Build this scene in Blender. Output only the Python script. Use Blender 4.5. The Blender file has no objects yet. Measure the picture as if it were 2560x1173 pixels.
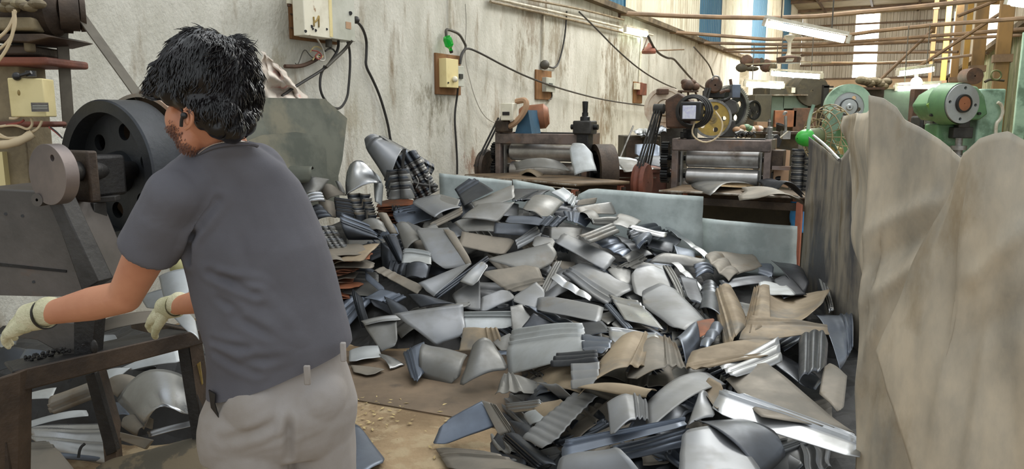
import bpy, bmesh, math, random
from mathutils import Vector, Matrix, noise
from mathutils.geometry import tessellate_polygon
V = Vector
PI = math.pi
SC = bpy.context.scene
COL = SC.collection
random.seed(7)

# ------------------------------------------------------------------ camera
CAMZ = 1.55
F = 1850.0
PITCH = math.radians(9.09)
cam_d = bpy.data.cameras.new('camera')
cam = bpy.data.objects.new('camera', cam_d)
COL.objects.link(cam)
cam.location = (0, 0, CAMZ)
cam.rotation_euler = (math.radians(90) - PITCH, 0, 0)
cam_d.sensor_width = 36
cam_d.lens = F / 2560 * 36
cam_d.clip_start = .05
cam_d.clip_end = 200
SC.camera = cam
# ------------------------------------------------------------------ light
world = bpy.data.worlds.new('world')
SC.world = world
world.use_nodes = True
bg = world.node_tree.nodes['Background']
bg.inputs[0].default_value = (.90, .96, 1.0, 1)
bg.inputs[1].default_value = 1.0
SC.view_settings.view_transform = 'Standard'
SC.view_settings.look = 'None'
SC.view_settings.gamma = 1
SC.view_settings.use_curve_mapping = False
SC.view_settings.exposure = .08


def area(name, loc, target, sx, sy, power, col=(1, 1, 1)):
    l = bpy.data.lights.new(name, 'AREA')
    l.shape = 'RECTANGLE'
    l.size = sx
    l.size_y = sy
    l.energy = power
    l.color = col
    o = bpy.data.objects.new(name, l)
    COL.objects.link(o)
    o.location = loc
    o.rotation_euler = (V(target) - V(loc)).to_track_quat('-Z', 'Y').to_euler()
    return o


area('overhead_fill', (1.5, 4.5, 7.0), (0.6, 4.6, 0), 3.0, 7.0, 170, (1, .98, .94))  # added fill lamp for soft top light; no skylight built above the heap
area('overhead_fill', (5, 13, 7.5), (5, 13.5, 0), 3.0, 8.0, 900, (1, .99, .94))  # added fill lamp brightening the machines in mid-hall
area('overhead_fill', (12.5, 26, 7.6), (13, 30, 0), 4.0, 10.0, 5000, (1, .98, .92))  # added fill lamp brightening the far end of the hall

# ------------------------------------------------------------------ pixels to places
CP, SP = math.cos(PITCH), math.sin(PITCH)
CAM = V((0, 0, CAMZ))


def ray(px, py):
    u = (px - 1280) / F
    v = (586.5 - py) / F
    return V((u, CP + v * SP, -SP + v * CP))


def P(px, py, Y):
    d = ray(px, py)
    return CAM + d * (Y / d.y)


T = V((.4543, .8908, 0))        # along the building
N = V((.8908, -.4543, 0))       # away from the left wall
UP = V((0, 0, 1))
WALL0 = V((-5.3, 0, 0))         # a point of the left wall


def WP(px, py, off=0.0):
    """point of the left wall seen at a pixel, lifted off the plaster by off"""
    d = ray(px, py)
    t = ((WALL0 + N * off) - CAM).dot(N) / d.dot(N)
    return CAM + d * t


# ------------------------------------------------------------------ heap height
def lerp(xs, ys, x):
    if x <= xs[0]:
        return ys[0]
    for i in range(1, len(xs)):
        if x <= xs[i]:
            t = (x - xs[i - 1]) / (xs[i] - xs[i - 1])
            return ys[i - 1] + (ys[i] - ys[i - 1]) * t
    return ys[-1]


def sm(a, b, x):
    t = max(0., min(1., (x - a) / (b - a)))
    return t * t * (3 - 2 * t)


def H(x, y):
    crest = lerp([-1.6, -1.2, -.1, .7, 1.7, 2.4], [.8, .82, .97, .76, .44, .3], x)
    toe = lerp([-2, -.9, 0, .8, 2], [4.9, 4.55, 4.5, 4.3, 4.0], x)
    far = crest * max(0., min(1., (y - toe) / (6.05 - toe))) ** .85
    near = .34 * sm(-.25, .45, x - .22 * sm(3.6, 4.6, y)) * (.75 + .25 * sm(2.2, 3.4, y))
    return max(far, near, 0.0)


def hit(px, py, lift=0.0):
    d = ray(px, py)
    d = d / d.length
    t = 2.4
    for _ in range(400):
        p = CAM + d * t
        if p.z <= H(p.x, p.y) or p.y > 6.35:
            break
        t += .012
    return CAM + d * (t - lift)


# ------------------------------------------------------------------ materials
def lin(c):
    out = []
    for v in c:
        v = v / 255
        out.append(v / 12.92 if v <= .04045 else ((v + .055) / 1.055) ** 2.4)
    return (*out, 1)


MATS = {}


def mat(name, c1, c2=None, scale=4., metal=0., rough=.5, bump=0., bscale=60., stretch=(1, 1, 1), lo=.4, hi=.62,
        c3=None, s3=2., lo3=.52, hi3=.66, rough2=None, metal2=None, st3=None, detail=5., bst=None):
    m = bpy.data.materials.new(name)
    m.use_nodes = True
    nt = m.node_tree
    b = nt.nodes['Principled BSDF']
    b.inputs['Metallic'].default_value = metal
    b.inputs['Roughness'].default_value = rough
    b.inputs['Base Color'].default_value = lin(c1)
    tc = nt.nodes.new('ShaderNodeTexCoord')
    oi = nt.nodes.new('ShaderNodeObjectInfo')
    ad = nt.nodes.new('ShaderNodeVectorMath')
    ad.operation = 'ADD'
    mu = nt.nodes.new('ShaderNodeVectorMath')
    mu.operation = 'SCALE'
    mu.inputs['Scale'].default_value = 9.
    cmb = nt.nodes.new('ShaderNodeCombineXYZ')
    nt.links.new(oi.outputs['Random'], cmb.inputs[0])
    nt.links.new(oi.outputs['Random'], cmb.inputs[2])
    nt.links.new(cmb.outputs[0], mu.inputs[0])
    nt.links.new(tc.outputs['Object'], ad.inputs[0])
    nt.links.new(mu.outputs[0], ad.inputs[1])

    def nz(sc, st, det=detail):
        mp = nt.nodes.new('ShaderNodeMapping')
        mp.inputs['Scale'].default_value = st
        nt.links.new(ad.outputs[0], mp.inputs[0])
        n = nt.nodes.new('ShaderNodeTexNoise')
        n.inputs['Scale'].default_value = sc
        n.inputs['Detail'].default_value = det
        n.inputs['Roughness'].default_value = .62
        nt.links.new(mp.outputs[0], n.inputs['Vector'])
        return n

    def ramp(n, a, z):
        r = nt.nodes.new('ShaderNodeMapRange')
        r.inputs['From Min'].default_value = a
        r.inputs['From Max'].default_value = z
        nt.links.new(n.outputs['Fac'], r.inputs['Value'])
        return r
    cur = None
    if c2:
        r = ramp(nz(scale, stretch), lo, hi)
        mx = nt.nodes.new('ShaderNodeMix')
        mx.data_type = 'RGBA'
        mx.inputs[6].default_value = lin(c1)
        mx.inputs[7].default_value = lin(c2)
        nt.links.new(r.outputs[0], mx.inputs[0])
        cur = mx.outputs[2]
        for key, a, z in (('Roughness', rough, rough2), ('Metallic', metal, metal2)):
            if z is not None:
                q = nt.nodes.new('ShaderNodeMapRange')
                q.inputs['To Min'].default_value = a
                q.inputs['To Max'].default_value = z
                nt.links.new(r.outputs[0], q.inputs['Value'])
                nt.links.new(q.outputs[0], b.inputs[key])
    if c3:
        r3 = ramp(nz(s3, st3 or stretch), lo3, hi3)
        m3 = nt.nodes.new('ShaderNodeMix')
        m3.data_type = 'RGBA'
        nt.links.new(r3.outputs[0], m3.inputs[0])
        nt.links.new(cur, m3.inputs[6])
        m3.inputs[7].default_value = lin(c3)
        cur = m3.outputs[2]
    if cur:
        nt.links.new(cur, b.inputs['Base Color'])
    if bump:
        n = nz(bscale, bst or (1, 1, 1), 4.)
        bp = nt.nodes.new('ShaderNodeBump')
        bp.inputs['Strength'].default_value = min(1., bump)
        bp.inputs['Distance'].default_value = .01
        nt.links.new(n.outputs['Fac'], bp.inputs['Height'])
        nt.links.new(bp.outputs[0], b.inputs['Normal'])
    MATS[name] = m
    return m


def emis(name, col, s):
    m = bpy.data.materials.new(name)
    m.use_nodes = True
    b = m.node_tree.nodes['Principled BSDF']
    b.inputs['Base Color'].default_value = lin(col)
    b.inputs['Emission Color'].default_value = lin(col)
    b.inputs['Emission Strength'].default_value = s
    MATS[name] = m
    return m


mat('plaster', (210, 207, 196), (180, 177, 164), 2.6, rough=.92, bump=1., bscale=38, stretch=(1, 1, .45), lo=.36, hi=.66,
    c3=(122, 104, 76), s3=2.1, lo3=.55, hi3=.78, st3=(2.2, 2.2, .55), detail=10, bst=(1, 1, .6))
mat('ledge_dirt', (112, 98, 76), (70, 60, 46), 3, rough=.95, bump=.5)
mat('cladding_cream', (204, 198, 178), (150, 138, 112), 2.2, rough=.7, stretch=(1, 1, .3), lo=.5, hi=.75)
mat('cladding_blue', (54, 98, 124), (74, 112, 130), 2, rough=.6, stretch=(1, 1, .3), lo=.4, hi=.8)
mat('cladding_far', (206, 198, 182), (178, 168, 150), 2, rough=.6, stretch=(1, 1, .2))
mat('cladding_green', (112, 116, 84), (74, 78, 56), 1.2, rough=.8, stretch=(1, 1, .3), c3=(150, 146, 120), s3=2)
mat('roof_sheet', (220, 208, 180), (198, 184, 152), 1, rough=.8)
mat('floor_dirt', (150, 128, 98), (118, 98, 72), 2.4, rough=.95, bump=.8, bscale=30, c3=(160, 142, 112), s3=7, lo3=.5, hi3=.6)
mat('floor_plate', (122, 104, 84), (98, 84, 68), 2.4, metal=.2, rough=.62, bump=.15, bscale=20, c3=(70, 62, 54), s3=3.4, lo3=.58, hi3=.72)
mat('litter', (190, 170, 120), (150, 130, 90), 8, rough=.9)
# scrap steel
mat('steel_grey', (124, 124, 122), (108, 106, 100), 3.2, metal=.62, rough=.42, rough2=.6, metal2=.35, bump=.05, bscale=9,
    c3=(104, 92, 76), s3=2.2, lo3=.6, hi3=.78)
mat('steel_light', (131, 133, 136), (118, 118, 116), 3., metal=.6, rough=.42, rough2=.55, metal2=.4, bump=.05, bscale=9,
    c3=(116, 104, 86), s3=2, lo3=.62, hi3=.8)
mat('steel_blue', (106, 114, 126), (92, 98, 108), 3., metal=.75, rough=.34, rough2=.5, metal2=.6, bump=.04, bscale=8)
mat('steel_shiny', (170, 172, 175), (150, 150, 148), 3., metal=.95, rough=.25, rough2=.4, metal2=.8, bump=.03, bscale=7)
mat('steel_dark', (76, 80, 86), (58, 60, 64), 3., metal=.75, rough=.34, rough2=.5, metal2=.6, bump=.05, bscale=8)  # dark tone partly stands in for shade on sheets tilted away
mat('steel_brown', (146, 130, 106), (126, 112, 92), 3.4, metal=.25, rough=.6, rough2=.75, bump=.05, bscale=10, c3=(112, 106, 96), s3=2.4)
mat('steel_bright', (180, 182, 185), (156, 157, 156), 3., metal=.8, rough=.32, rough2=.45, metal2=.6, bump=.03, bscale=7)
mat('steel_dusty', (130, 122, 110), (114, 109, 100), 3.2, metal=.4, rough=.55, rough2=.7, bump=.05, bscale=10, c3=(104, 88, 66), s3=3, lo3=.58, hi3=.74)
mat('steel_pale', (172, 176, 178), (154, 156, 154), 3., metal=.5, rough=.45, rough2=.6, bump=.04, bscale=8)
mat('rust_sheet', (158, 98, 66), (124, 78, 56), 4, metal=.1, rough=.8, bump=.1, bscale=30, c3=(104, 84, 70), s3=3)
mat('heap_gap_shade', (46, 46, 46), (34, 32, 30), 6, metal=.3, rough=.6, bump=.4, bscale=12)  # near-black colour stands in for the shade between the sheets
mat('galvanised', (196, 206, 204), (170, 180, 178), 5, metal=.18, rough=.46, rough2=.6, bump=.05, bscale=14, c3=(188, 194, 190), s3=3, lo3=.5, hi3=.7)
mat('dusty_plate', (204, 190, 167), (154, 148, 136), 3.6, metal=.12, rough=.7, rough2=.6, bump=.25, bscale=10,
    stretch=(1.6, 1.6, .7), lo=.36, hi=.68, c3=(144, 124, 92), s3=2.2, lo3=.54, hi3=.72, detail=9, bst=(2, 2, .6))
mat('streaky_plate', (156, 147, 132), (84, 84, 86), 1.9, metal=.3, rough=.6, rough2=.5, bump=.5, bscale=14,
    stretch=(1.5, 1.5, .6), lo=.42, hi=.57, c3=(112, 98, 74), s3=2.4, lo3=.55, hi3=.7, detail=8, bst=(3, 3, .5))
mat('plate_green_grey', (96, 98, 88), (72, 76, 68), 2.6, metal=.3, rough=.6, bump=.1, bscale=8, c3=(112, 108, 92), s3=2)
mat('camo_plate', (112, 100, 80), (84, 78, 66), 5, metal=.2, rough=.65, lo=.5, hi=.54, bump=.1)
# machines
mat('iron_grey', (72, 70, 68), (54, 52, 50), 5, metal=.5, rough=.5, bump=.2, bscale=40)
mat('iron_plate', (104, 98, 94), (84, 80, 76), 3, metal=.45, rough=.48, bump=.12, bscale=30, c3=(120, 88, 66), s3=2.6, lo3=.58, hi3=.75)
mat('iron_black', (44, 42, 40), (30, 28, 28), 8, metal=.3, rough=.55, bump=.3, bscale=60)
mat('iron_brown', (78, 64, 52), (56, 46, 38), 7, metal=.3, rough=.6, bump=.3, bscale=50)
mat('wheel_iron', (62, 64, 68), (48, 50, 52), 3, metal=.55, rough=.45, bump=.15, bscale=60)
mat('disc_face', (134, 122, 116), (108, 100, 98), 3, metal=.5, rough=.42, bump=.05)
mat('pulley_brown', (98, 78, 58), (74, 60, 46), 3, metal=.2, rough=.6)
mat('rim_band', (176, 128, 92), (150, 140, 126), 5, metal=.1, rough=.6)
mat('belt', (104, 98, 86), (84, 78, 68), 6, rough=.7)
mat('belt_dark', (52, 50, 46), (40, 38, 36), 6, rough=.7)
mat('column_paint', (134, 120, 92), (98, 86, 66), 6, rough=.7, bump=.3, bscale=40, c3=(150, 138, 108), s3=3)
mat('rust_paint', (128, 74, 56), (100, 60, 48), 6, rough=.7, bump=.2)
mat('rust_dark', (92, 66, 50), (66, 50, 40), 7, rough=.75, bump=.4, bscale=50)
mat('cream_box', (220, 204, 150), (196, 178, 122), 6, rough=.5, lo=.5, hi=.8)
mat('white_box', (222, 216, 196), (196, 188, 166), 7, rough=.5, lo=.5, hi=.8, c3=(150, 120, 90), s3=12, lo3=.66, hi3=.74)
mat('grey_box', (190, 190, 178), (170, 170, 156), 5, rough=.5)
mat('label_grey', (104, 96, 88), (70, 66, 62), 60, rough=.4, stretch=(.3, .3, 1))
mat('dark_plastic', (34, 32, 32), rough=.35)
mat('wood_board', (138, 98, 58), (112, 76, 44), 5, rough=.7, stretch=(1, 1, .2), bump=.2)
mat('cable', (78, 74, 66), rough=.6)
mat('cable_dark', (44, 42, 40), rough=.5)
mat('wire_cream', (206, 186, 152), rough=.6)
mat('wire_red', (150, 70, 60), rough=.6)
mat('wire_white', (190, 186, 176), rough=.6)
mat('conduit', (206, 200, 184), (170, 160, 138), 6, rough=.55)
mat('conduit_old', (150, 136, 110), (116, 100, 78), 6, rough=.6)
mat('rod_brown', (118, 94, 68), (92, 72, 52), 3, rough=.6)
mat('roller', (196, 194, 192), (160, 156, 152), 3, metal=.75, rough=.3, rough2=.42, bump=.05, bscale=8, c3=(108, 98, 88), s3=2, lo3=.55)
mat('frame_steel', (132, 118, 112), (88, 80, 76), 4, metal=.55, rough=.42, bump=.1, c3=(130, 104, 88), s3=3)
mat('bench_top', (118, 98, 74), (88, 74, 56), 3, rough=.75, bump=.25, bscale=20, c3=(150, 112, 56), s3=2.2, lo3=.62, hi3=.74)
mat('bench_edge', (170, 164, 154), (110, 92, 76), 9, metal=.4, rough=.5)
mat('yellow_paint', (176, 148, 70), (148, 124, 66), 5, rough=.6, c3=(110, 96, 66), s3=4)
mat('column_brown', (122, 92, 48), (92, 72, 42), 2, rough=.7, stretch=(1, 1, .4))
mat('column_yellow', (176, 138, 60), (148, 112, 50), 2, rough=.65, stretch=(1, 1, .4))
mat('gear_steel', (150, 148, 144), (104, 102, 98), 6, metal=.7, rough=.4)
mat('gear_dark', (58, 58, 58), (40, 40, 40), 6, metal=.6, rough=.4)
mat('white_wheel', (214, 200, 182), (176, 140, 112), 5, rough=.6, lo=.5, hi=.75)
mat('green_paint', (92, 132, 90), (72, 106, 76), 3, rough=.5, c3=(132, 158, 128), s3=3)
mat('green_lime', (124, 156, 66), (100, 134, 60), 3, rough=.5)
mat('green_pale', (152, 180, 158), (120, 150, 130), 4, rough=.5, c3=(96, 120, 100), s3=4)
mat('fan_green', (46, 158, 52), (60, 170, 60), 3, rough=.35)
mat('fan_wire', (150, 132, 92), (120, 104, 74), 4, rough=.5)
mat('motor_green', (90, 100, 66), (110, 110, 70), 4, rough=.6)
mat('cardboard', (176, 142, 112), (160, 128, 98), 3, rough=.8)
mat('cloth_white', (226, 216, 204), (200, 188, 176), 5, rough=.85, c3=(200, 120, 112), s3=4, lo3=.6, hi3=.7)
mat('blue_plastic', (40, 130, 200), (60, 150, 214), 5, rough=.35)
mat('back_dark', (72, 66, 52), (50, 46, 38), 2, rough=.8, c3=(104, 92, 66), s3=2)
mat('back_teal', (112, 126, 112), (92, 104, 92), 2, rough=.7)
mat('back_beige', (214, 186, 152), (196, 166, 132), 2, rough=.8)
mat('copper_brown', (150, 96, 66), (120, 80, 58), 4, metal=.2, rough=.55)
mat('motor_blue', (52, 92, 118), (44, 78, 100), 4, rough=.5)
mat('table_brown', (120, 76, 62), (88, 60, 50), 4, rough=.6)
mat('paint_post_red', (168, 100, 76), (140, 82, 62), 4, rough=.65)
mat('tape_yellow', (176, 172, 122), (166, 158, 108), 6, rough=.5)
# person
mat('skin', (196, 136, 104), (178, 116, 88), 7, rough=.48, lo=.4, hi=.8, bump=.06, bscale=120)
mat('beard', (120, 82, 66), (92, 64, 54), 60, rough=.8)
mat('hair', (26, 22, 23), (18, 16, 16), 10, rough=.27)
mat('shirt', (98, 97, 103), (86, 84, 89), 3, rough=.9, lo=.35, hi=.7, bump=.12, bscale=260, c3=(80, 78, 84), s3=1.6, lo3=.5, hi3=.75)
mat('trousers', (158, 152, 148), (146, 138, 130), 4, rough=.9, bump=.12, bscale=240)
mat('glove', (214, 208, 176), (180, 176, 140), 7, rough=.9, bump=.6, bscale=150, c3=(120, 118, 78), s3=5, lo3=.58, hi3=.7)
mat('silver', (220, 220, 224), metal=.95, rough=.25)
emis('tube_glow', (240, 255, 240), 16)
emis('daylight_panel', (255, 255, 250), 5)
emis('bulb_glow', (235, 255, 225), 20)
mg = mat('green_bottle', (30, 200, 70), rough=.08)
mg.node_tree.nodes['Principled BSDF'].inputs['Transmission Weight'].default_value = .6
mat('screen_white', (214, 216, 226), (190, 190, 220), 30, rough=.3)


# ------------------------------------------------------------------ mesh helpers
def wall_stains(m, spots):
    """old damp and rust stains of the plaster at their own places on the wall"""
    nt = m.node_tree
    b = nt.nodes['Principled BSDF']
    cur = b.inputs['Base Color'].links[0].from_socket
    geo = nt.nodes.new('ShaderNodeNewGeometry')
    mp = nt.nodes.new('ShaderNodeMapping')
    mp.inputs['Scale'].default_value = (1, 1, .4)
    nt.links.new(geo.outputs['Position'], mp.inputs[0])
    nz = nt.nodes.new('ShaderNodeTexNoise')
    nz.inputs['Scale'].default_value = 7
    nz.inputs['Detail'].default_value = 10
    nz.inputs['Roughness'].default_value = .75
    nt.links.new(mp.outputs[0], nz.inputs['Vector'])
    for (x, y, rad, zs, col, amt) in spots:
        p = WP(x, y)
        d = nt.nodes.new('ShaderNodeVectorMath')
        d.operation = 'SUBTRACT'
        nt.links.new(geo.outputs['Position'], d.inputs[0])
        d.inputs[1].default_value = p
        s = nt.nodes.new('ShaderNodeVectorMath')
        s.operation = 'MULTIPLY'
        nt.links.new(d.outputs[0], s.inputs[0])
        s.inputs[1].default_value = (1, 1, zs)
        ln = nt.nodes.new('ShaderNodeVectorMath')
        ln.operation = 'LENGTH'
        nt.links.new(s.outputs[0], ln.inputs[0])
        r = nt.nodes.new('ShaderNodeMapRange')
        r.inputs['From Min'].default_value = rad
        r.inputs['From Max'].default_value = 0
        r.inputs['To Min'].default_value = -.34
        r.inputs['To Max'].default_value = .16
        nt.links.new(ln.outputs['Value'], r.inputs['Value'])
        ad = nt.nodes.new('ShaderNodeMath')
        nt.links.new(r.outputs[0], ad.inputs[0])
        nt.links.new(nz.outputs['Fac'], ad.inputs[1])
        q = nt.nodes.new('ShaderNodeMapRange')
        q.inputs['From Min'].default_value = .5
        q.inputs['From Max'].default_value = .64
        q.inputs['To Max'].default_value = amt
        nt.links.new(ad.outputs[0], q.inputs['Value'])
        mx = nt.nodes.new('ShaderNodeMix')
        mx.data_type = 'RGBA'
        nt.links.new(q.outputs[0], mx.inputs[0])
        nt.links.new(cur, mx.inputs[6])
        mx.inputs[7].default_value = lin(col)
        cur = mx.outputs[2]
    nt.links.new(cur, b.inputs['Base Color'])


wall_stains(MATS['plaster'], [
    (1085, 270, .8, 1.0, (98, 90, 66), .75), (1050, 255, .5, 1.0, (110, 100, 76), .6), (1180, 410, .55, .7, (128, 84, 56), .7),
    (1300, 170, .9, .6, (122, 108, 82), .6), (1395, 100, 1.3, .6, (120, 104, 76), .6), (1530, 190, 1.6, .4, (110, 94, 66), .65),
    (1500, 330, 1.3, .5, (120, 98, 66), .6), (1560, 120, 2.2, .8, (118, 100, 72), .7), (1330, 20, 1.6, .8, (112, 92, 66), .6), (1240, 300, .6, .5, (134, 112, 84), .5),
    (700, 150, .35, 1., (150, 140, 116), .6), (880, 300, .5, .7, (140, 128, 98), .5), (1750, 110, 4.0, .9, (110, 94, 68), .55)])


# ------------------------------------------------------------------ mesh helpers
class G:
    def __init__(s):
        s.v = []
        s.f = []

    def add(s, vs, fs):
        o = len(s.v)
        s.v += [V(p) for p in vs]
        s.f += [tuple(i + o for i in f) for f in fs]
        return s

    def box(s, c, size, ax=None):
        """box centred at c; ax = three axes"""
        ax = ax or (V((1, 0, 0)), V((0, 1, 0)), UP)
        c = V(c)
        vs = []
        for k in (-.5, .5):
            for j in (-.5, .5):
                for i in (-.5, .5):
                    vs.append(c + ax[0] * i * size[0] + ax[1] * j * size[1] + ax[2] * k * size[2])
        return s.add(vs, [(0, 2, 3, 1), (4, 5, 7, 6), (0, 1, 5, 4), (2, 6, 7, 3), (0, 4, 6, 2), (1, 3, 7, 5)])

    def prism(s, pts, ext):
        """planar outline pts (world) pushed along ext"""
        pts = [V(p) for p in pts]
        n = len(pts)
        tri = tessellate_polygon([pts])
        s.add(pts + [p + V(ext) for p in pts], [tuple(t) for t in tri] + [tuple(i + n for i in reversed(t)) for t in tri] +
              [(i, (i + 1) % n, (i + 1) % n + n, i + n) for i in range(n)])
        return s

    def plate(s, loops, c, ex, ey, ext):
        """outline with holes: loops of 2D points in the frame c, ex, ey, pushed along ext"""
        L3 = [[V((a, b, 0)) for a, b in lp] for lp in loops]
        flat = [p for lp in L3 for p in lp]
        tri = tessellate_polygon(L3)
        W = [V(c) + ex * p.x + ey * p.y for p in flat]
        n = len(W)
        fs = [tuple(t) for t in tri] + [tuple(i + n for i in reversed(t)) for t in tri]
        o = 0
        for lp in loops:
            m = len(lp)
            fs += [(o + i, o + (i + 1) % m, o + (i + 1) % m + n, o + i + n) for i in range(m)]
            o += m
        return s.add(W + [w + V(ext) for w in W], fs)

    def lathe(s, prof, c, axis, seg=32):
        """prof: (along axis, radius)"""
        axis = V(axis).normalized()
        a = axis.orthogonal().normalized()
        b = axis.cross(a)
        vs = []
        for (h, r) in prof:
            for k in range(seg):
                t = 2 * PI * k / seg
                vs.append(V(c) + axis * h + (a * math.cos(t) + b * math.sin(t)) * r)
        fs = []
        for i in range(len(prof) - 1):
            for k in range(seg):
                k2 = (k + 1) % seg
                fs.append((i * seg + k, i * seg + k2, (i + 1) * seg + k2, (i + 1) * seg + k))
        return s.add(vs, fs)

    def cyl(s, a, b, r, r2=None, seg=20):
        a, b = V(a), V(b)
        L = (b - a).length
        r2 = r if r2 is None else r2
        return s.lathe([(0, 1e-4), (0, r), (L, r2), (L, 1e-4)], a, b - a, seg)

    def tube(s, pts, r, seg=7, smooth=2):
        pts = [V(p) for p in pts]
        for _ in range(smooth):
            if len(pts) < 3:
                break
            q = [pts[0]]
            for i in range(len(pts) - 1):
                q += [pts[i].lerp(pts[i + 1], .25), pts[i].lerp(pts[i + 1], .75)]
            q.append(pts[-1])
            pts = q
        n = len(pts)
        vs = []
        prev = None
        for i, p in enumerate(pts):
            d = (pts[min(n - 1, i + 1)] - pts[max(0, i - 1)]).normalized()
            a = d.orthogonal().normalized() if prev is None else (prev - d * prev.dot(d)).normalized()
            prev = a
            b = d.cross(a)
            rr = r(i / (n - 1)) if callable(r) else r
            for k in range(seg):
                t = 2 * PI * k / seg
                vs.append(p + (a * math.cos(t) + b * math.sin(t)) * rr)
        fs = [tuple(range(seg))[::-1], tuple((n - 1) * seg + k for k in range(seg))]
        for i in range(n - 1):
            for k in range(seg):
                k2 = (k + 1) % seg
                fs.append((i * seg + k, i * seg + k2, (i + 1) * seg + k2, (i + 1) * seg + k))
        return s.add(vs, fs)

    def ball(s, c, rad, ax=None, nu=18, nv=12):
        ax = ax or (V((1, 0, 0)), V((0, 1, 0)), UP)
        rad = (rad,) * 3 if isinstance(rad, (int, float)) else rad
        vs = []
        for i in range(nv + 1):
            th = PI * i / nv
            for k in range(nu):
                ph = 2 * PI * k / nu
                q = (math.sin(th) * math.cos(ph) * rad[0], math.sin(th) * math.sin(ph) * rad[1], math.cos(th) * rad[2])
                vs.append(V(c) + ax[0] * q[0] + ax[1] * q[1] + ax[2] * q[2])
        fs = []
        for i in range(nv):
            for k in range(nu):
                k2 = (k + 1) % nu
                fs.append((i * nu + k, i * nu + k2, (i + 1) * nu + k2, (i + 1) * nu + k))
        return s.add(vs, fs)

    def cap(s, a, ra, b, rb, seg=16):
        """tapered capsule"""
        a, b = V(a), V(b)
        L = (b - a).length
        prof = [(-ra * math.cos(t), max(1e-4, ra * math.sin(t))) for t in [PI / 2 * k / 5 for k in range(6)]]
        prof += [(L + rb * math.sin(t), max(1e-4, rb * math.cos(t))) for t in [PI / 2 * k / 5 for k in range(6)]]
        return s.lathe(prof, a, b - a, seg)

    def grid(s, fn, nu, nv):
        vs = [fn(i / nu, j / nv) for j in range(nv + 1) for i in range(nu + 1)]
        w = nu + 1
        return s.add(vs, [(j * w + i, j * w + i + 1, (j + 1) * w + i + 1, (j + 1) * w + i) for j in range(nv) for i in range(nu)])


def mesh_of(g, name, m, inv=None, smooth=True, ang=35):
    bm = bmesh.new()
    vs = [bm.verts.new(inv @ p if inv else p) for p in g.v]
    for f in g.f:
        if len(set(f)) >= 3:
            try:
                bm.faces.new([vs[i] for i in f])
            except ValueError:
                pass
    bmesh.ops.recalc_face_normals(bm, faces=bm.faces)
    if smooth:
        for f in bm.faces:
            f.smooth = True
        for e in bm.edges:
            if len(e.link_faces) == 2 and e.calc_face_angle(0) > math.radians(ang):
                e.smooth = False
    me = bpy.data.meshes.new(name)
    bm.to_mesh(me)
    bm.free()
    me.materials.append(MATS[m])
    return me


def tag(o, label, cat, group=None, kind=None):
    if label:
        o['label'] = label
    if cat:
        o['category'] = cat
    if group:
        o['group'] = group
    if kind:
        o['kind'] = kind
    return o


def obj(name, g, m, parent=None, bev=0., solid=0., loc=None, label=None, smooth=True, ang=35):
    """one mesh object from a G given in world coordinates"""
    if parent is not None:
        W = Matrix.Translation(PW[parent.name])
    else:
        c = V(loc) if loc is not None else sum(g.v, V((0, 0, 0))) / max(1, len(g.v))
        W = Matrix.Translation(c)
    me = mesh_of(g, name, m, W.inverted(), smooth, ang)
    o = bpy.data.objects.new(name, me)
    COL.objects.link(o)
    if parent is not None:
        o.parent = parent
        PW[o.name] = PW[parent.name]
    else:
        o.location = W.translation
        PW[o.name] = W.translation.copy()
    if solid:
        md = o.modifiers.new('thickness', 'SOLIDIFY')
        md.thickness = solid
        md.offset = 0
    if bev:
        md = o.modifiers.new('bevel', 'BEVEL')
        md.width = bev
        md.segments = 2
        md.limit_method = 'ANGLE'
    if label:
        o['label'] = label
    return o


PW = {}


def thing(name, label, cat, loc, group=None):
    o = bpy.data.objects.new(name, None)
    COL.objects.link(o)
    o.location = loc
    o.empty_display_size = .05
    PW[o.name] = V(loc)
    return tag(o, label, cat, group)


def struct(name, g, m, parent=None, **k):
    o = obj(name, g, m, parent, **k)
    if parent is None:
        o['kind'] = 'structure'
    return o


AX = (N, T, UP)                   # building axes


def bxp(g, x0, y0, x1, y1, Y, dep, Y2=None):
    """box whose front face (parallel to the picture) spans a pixel rectangle at depth Y, going back by dep"""
    a, b = P(x0, y0, Y), P(x1, y1, Y)
    return g.box(((a.x + b.x) / 2, Y + dep / 2, (a.z + b.z) / 2), (abs(a.x - b.x), dep, abs(a.z - b.z)))


def circ(r, n=32, cx=0, cy=0, ph=0):
    return [(cx + r * math.cos(2 * PI * k / n + ph), cy + r * math.sin(2 * PI * k / n + ph)) for k in range(n)]
# ================================================================== SETTING
g = G().box((3, 20, -.05), (40, 50, .1))
struct('floor', g, 'floor_dirt')


def wall_box(s0, s1, z0, z1, off, th, g=None):
    """box on the left wall: s along T from WALL0, front face at off, thickness th into the wall"""
    g = g or G()
    c = WALL0 + T * (s0 + s1) / 2 + N * (off - th / 2) + UP * (z0 + z1) / 2
    return g.box(c, (th, s1 - s0, z1 - z0), AX)


LEDGE = 3.45
FAR = 46.0          # length of the hall along T
struct('wall_left', wall_box(-2, FAR, 0, LEDGE, 0, .25), 'plaster')
o = struct('trim_1', wall_box(-2, 28.6, LEDGE, LEDGE + .1, .14, .5), 'ledge_dirt')
struct('trim_2', wall_box(28.5, 29.0, 0, LEDGE + .15, .3, .3), 'conduit')


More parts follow.
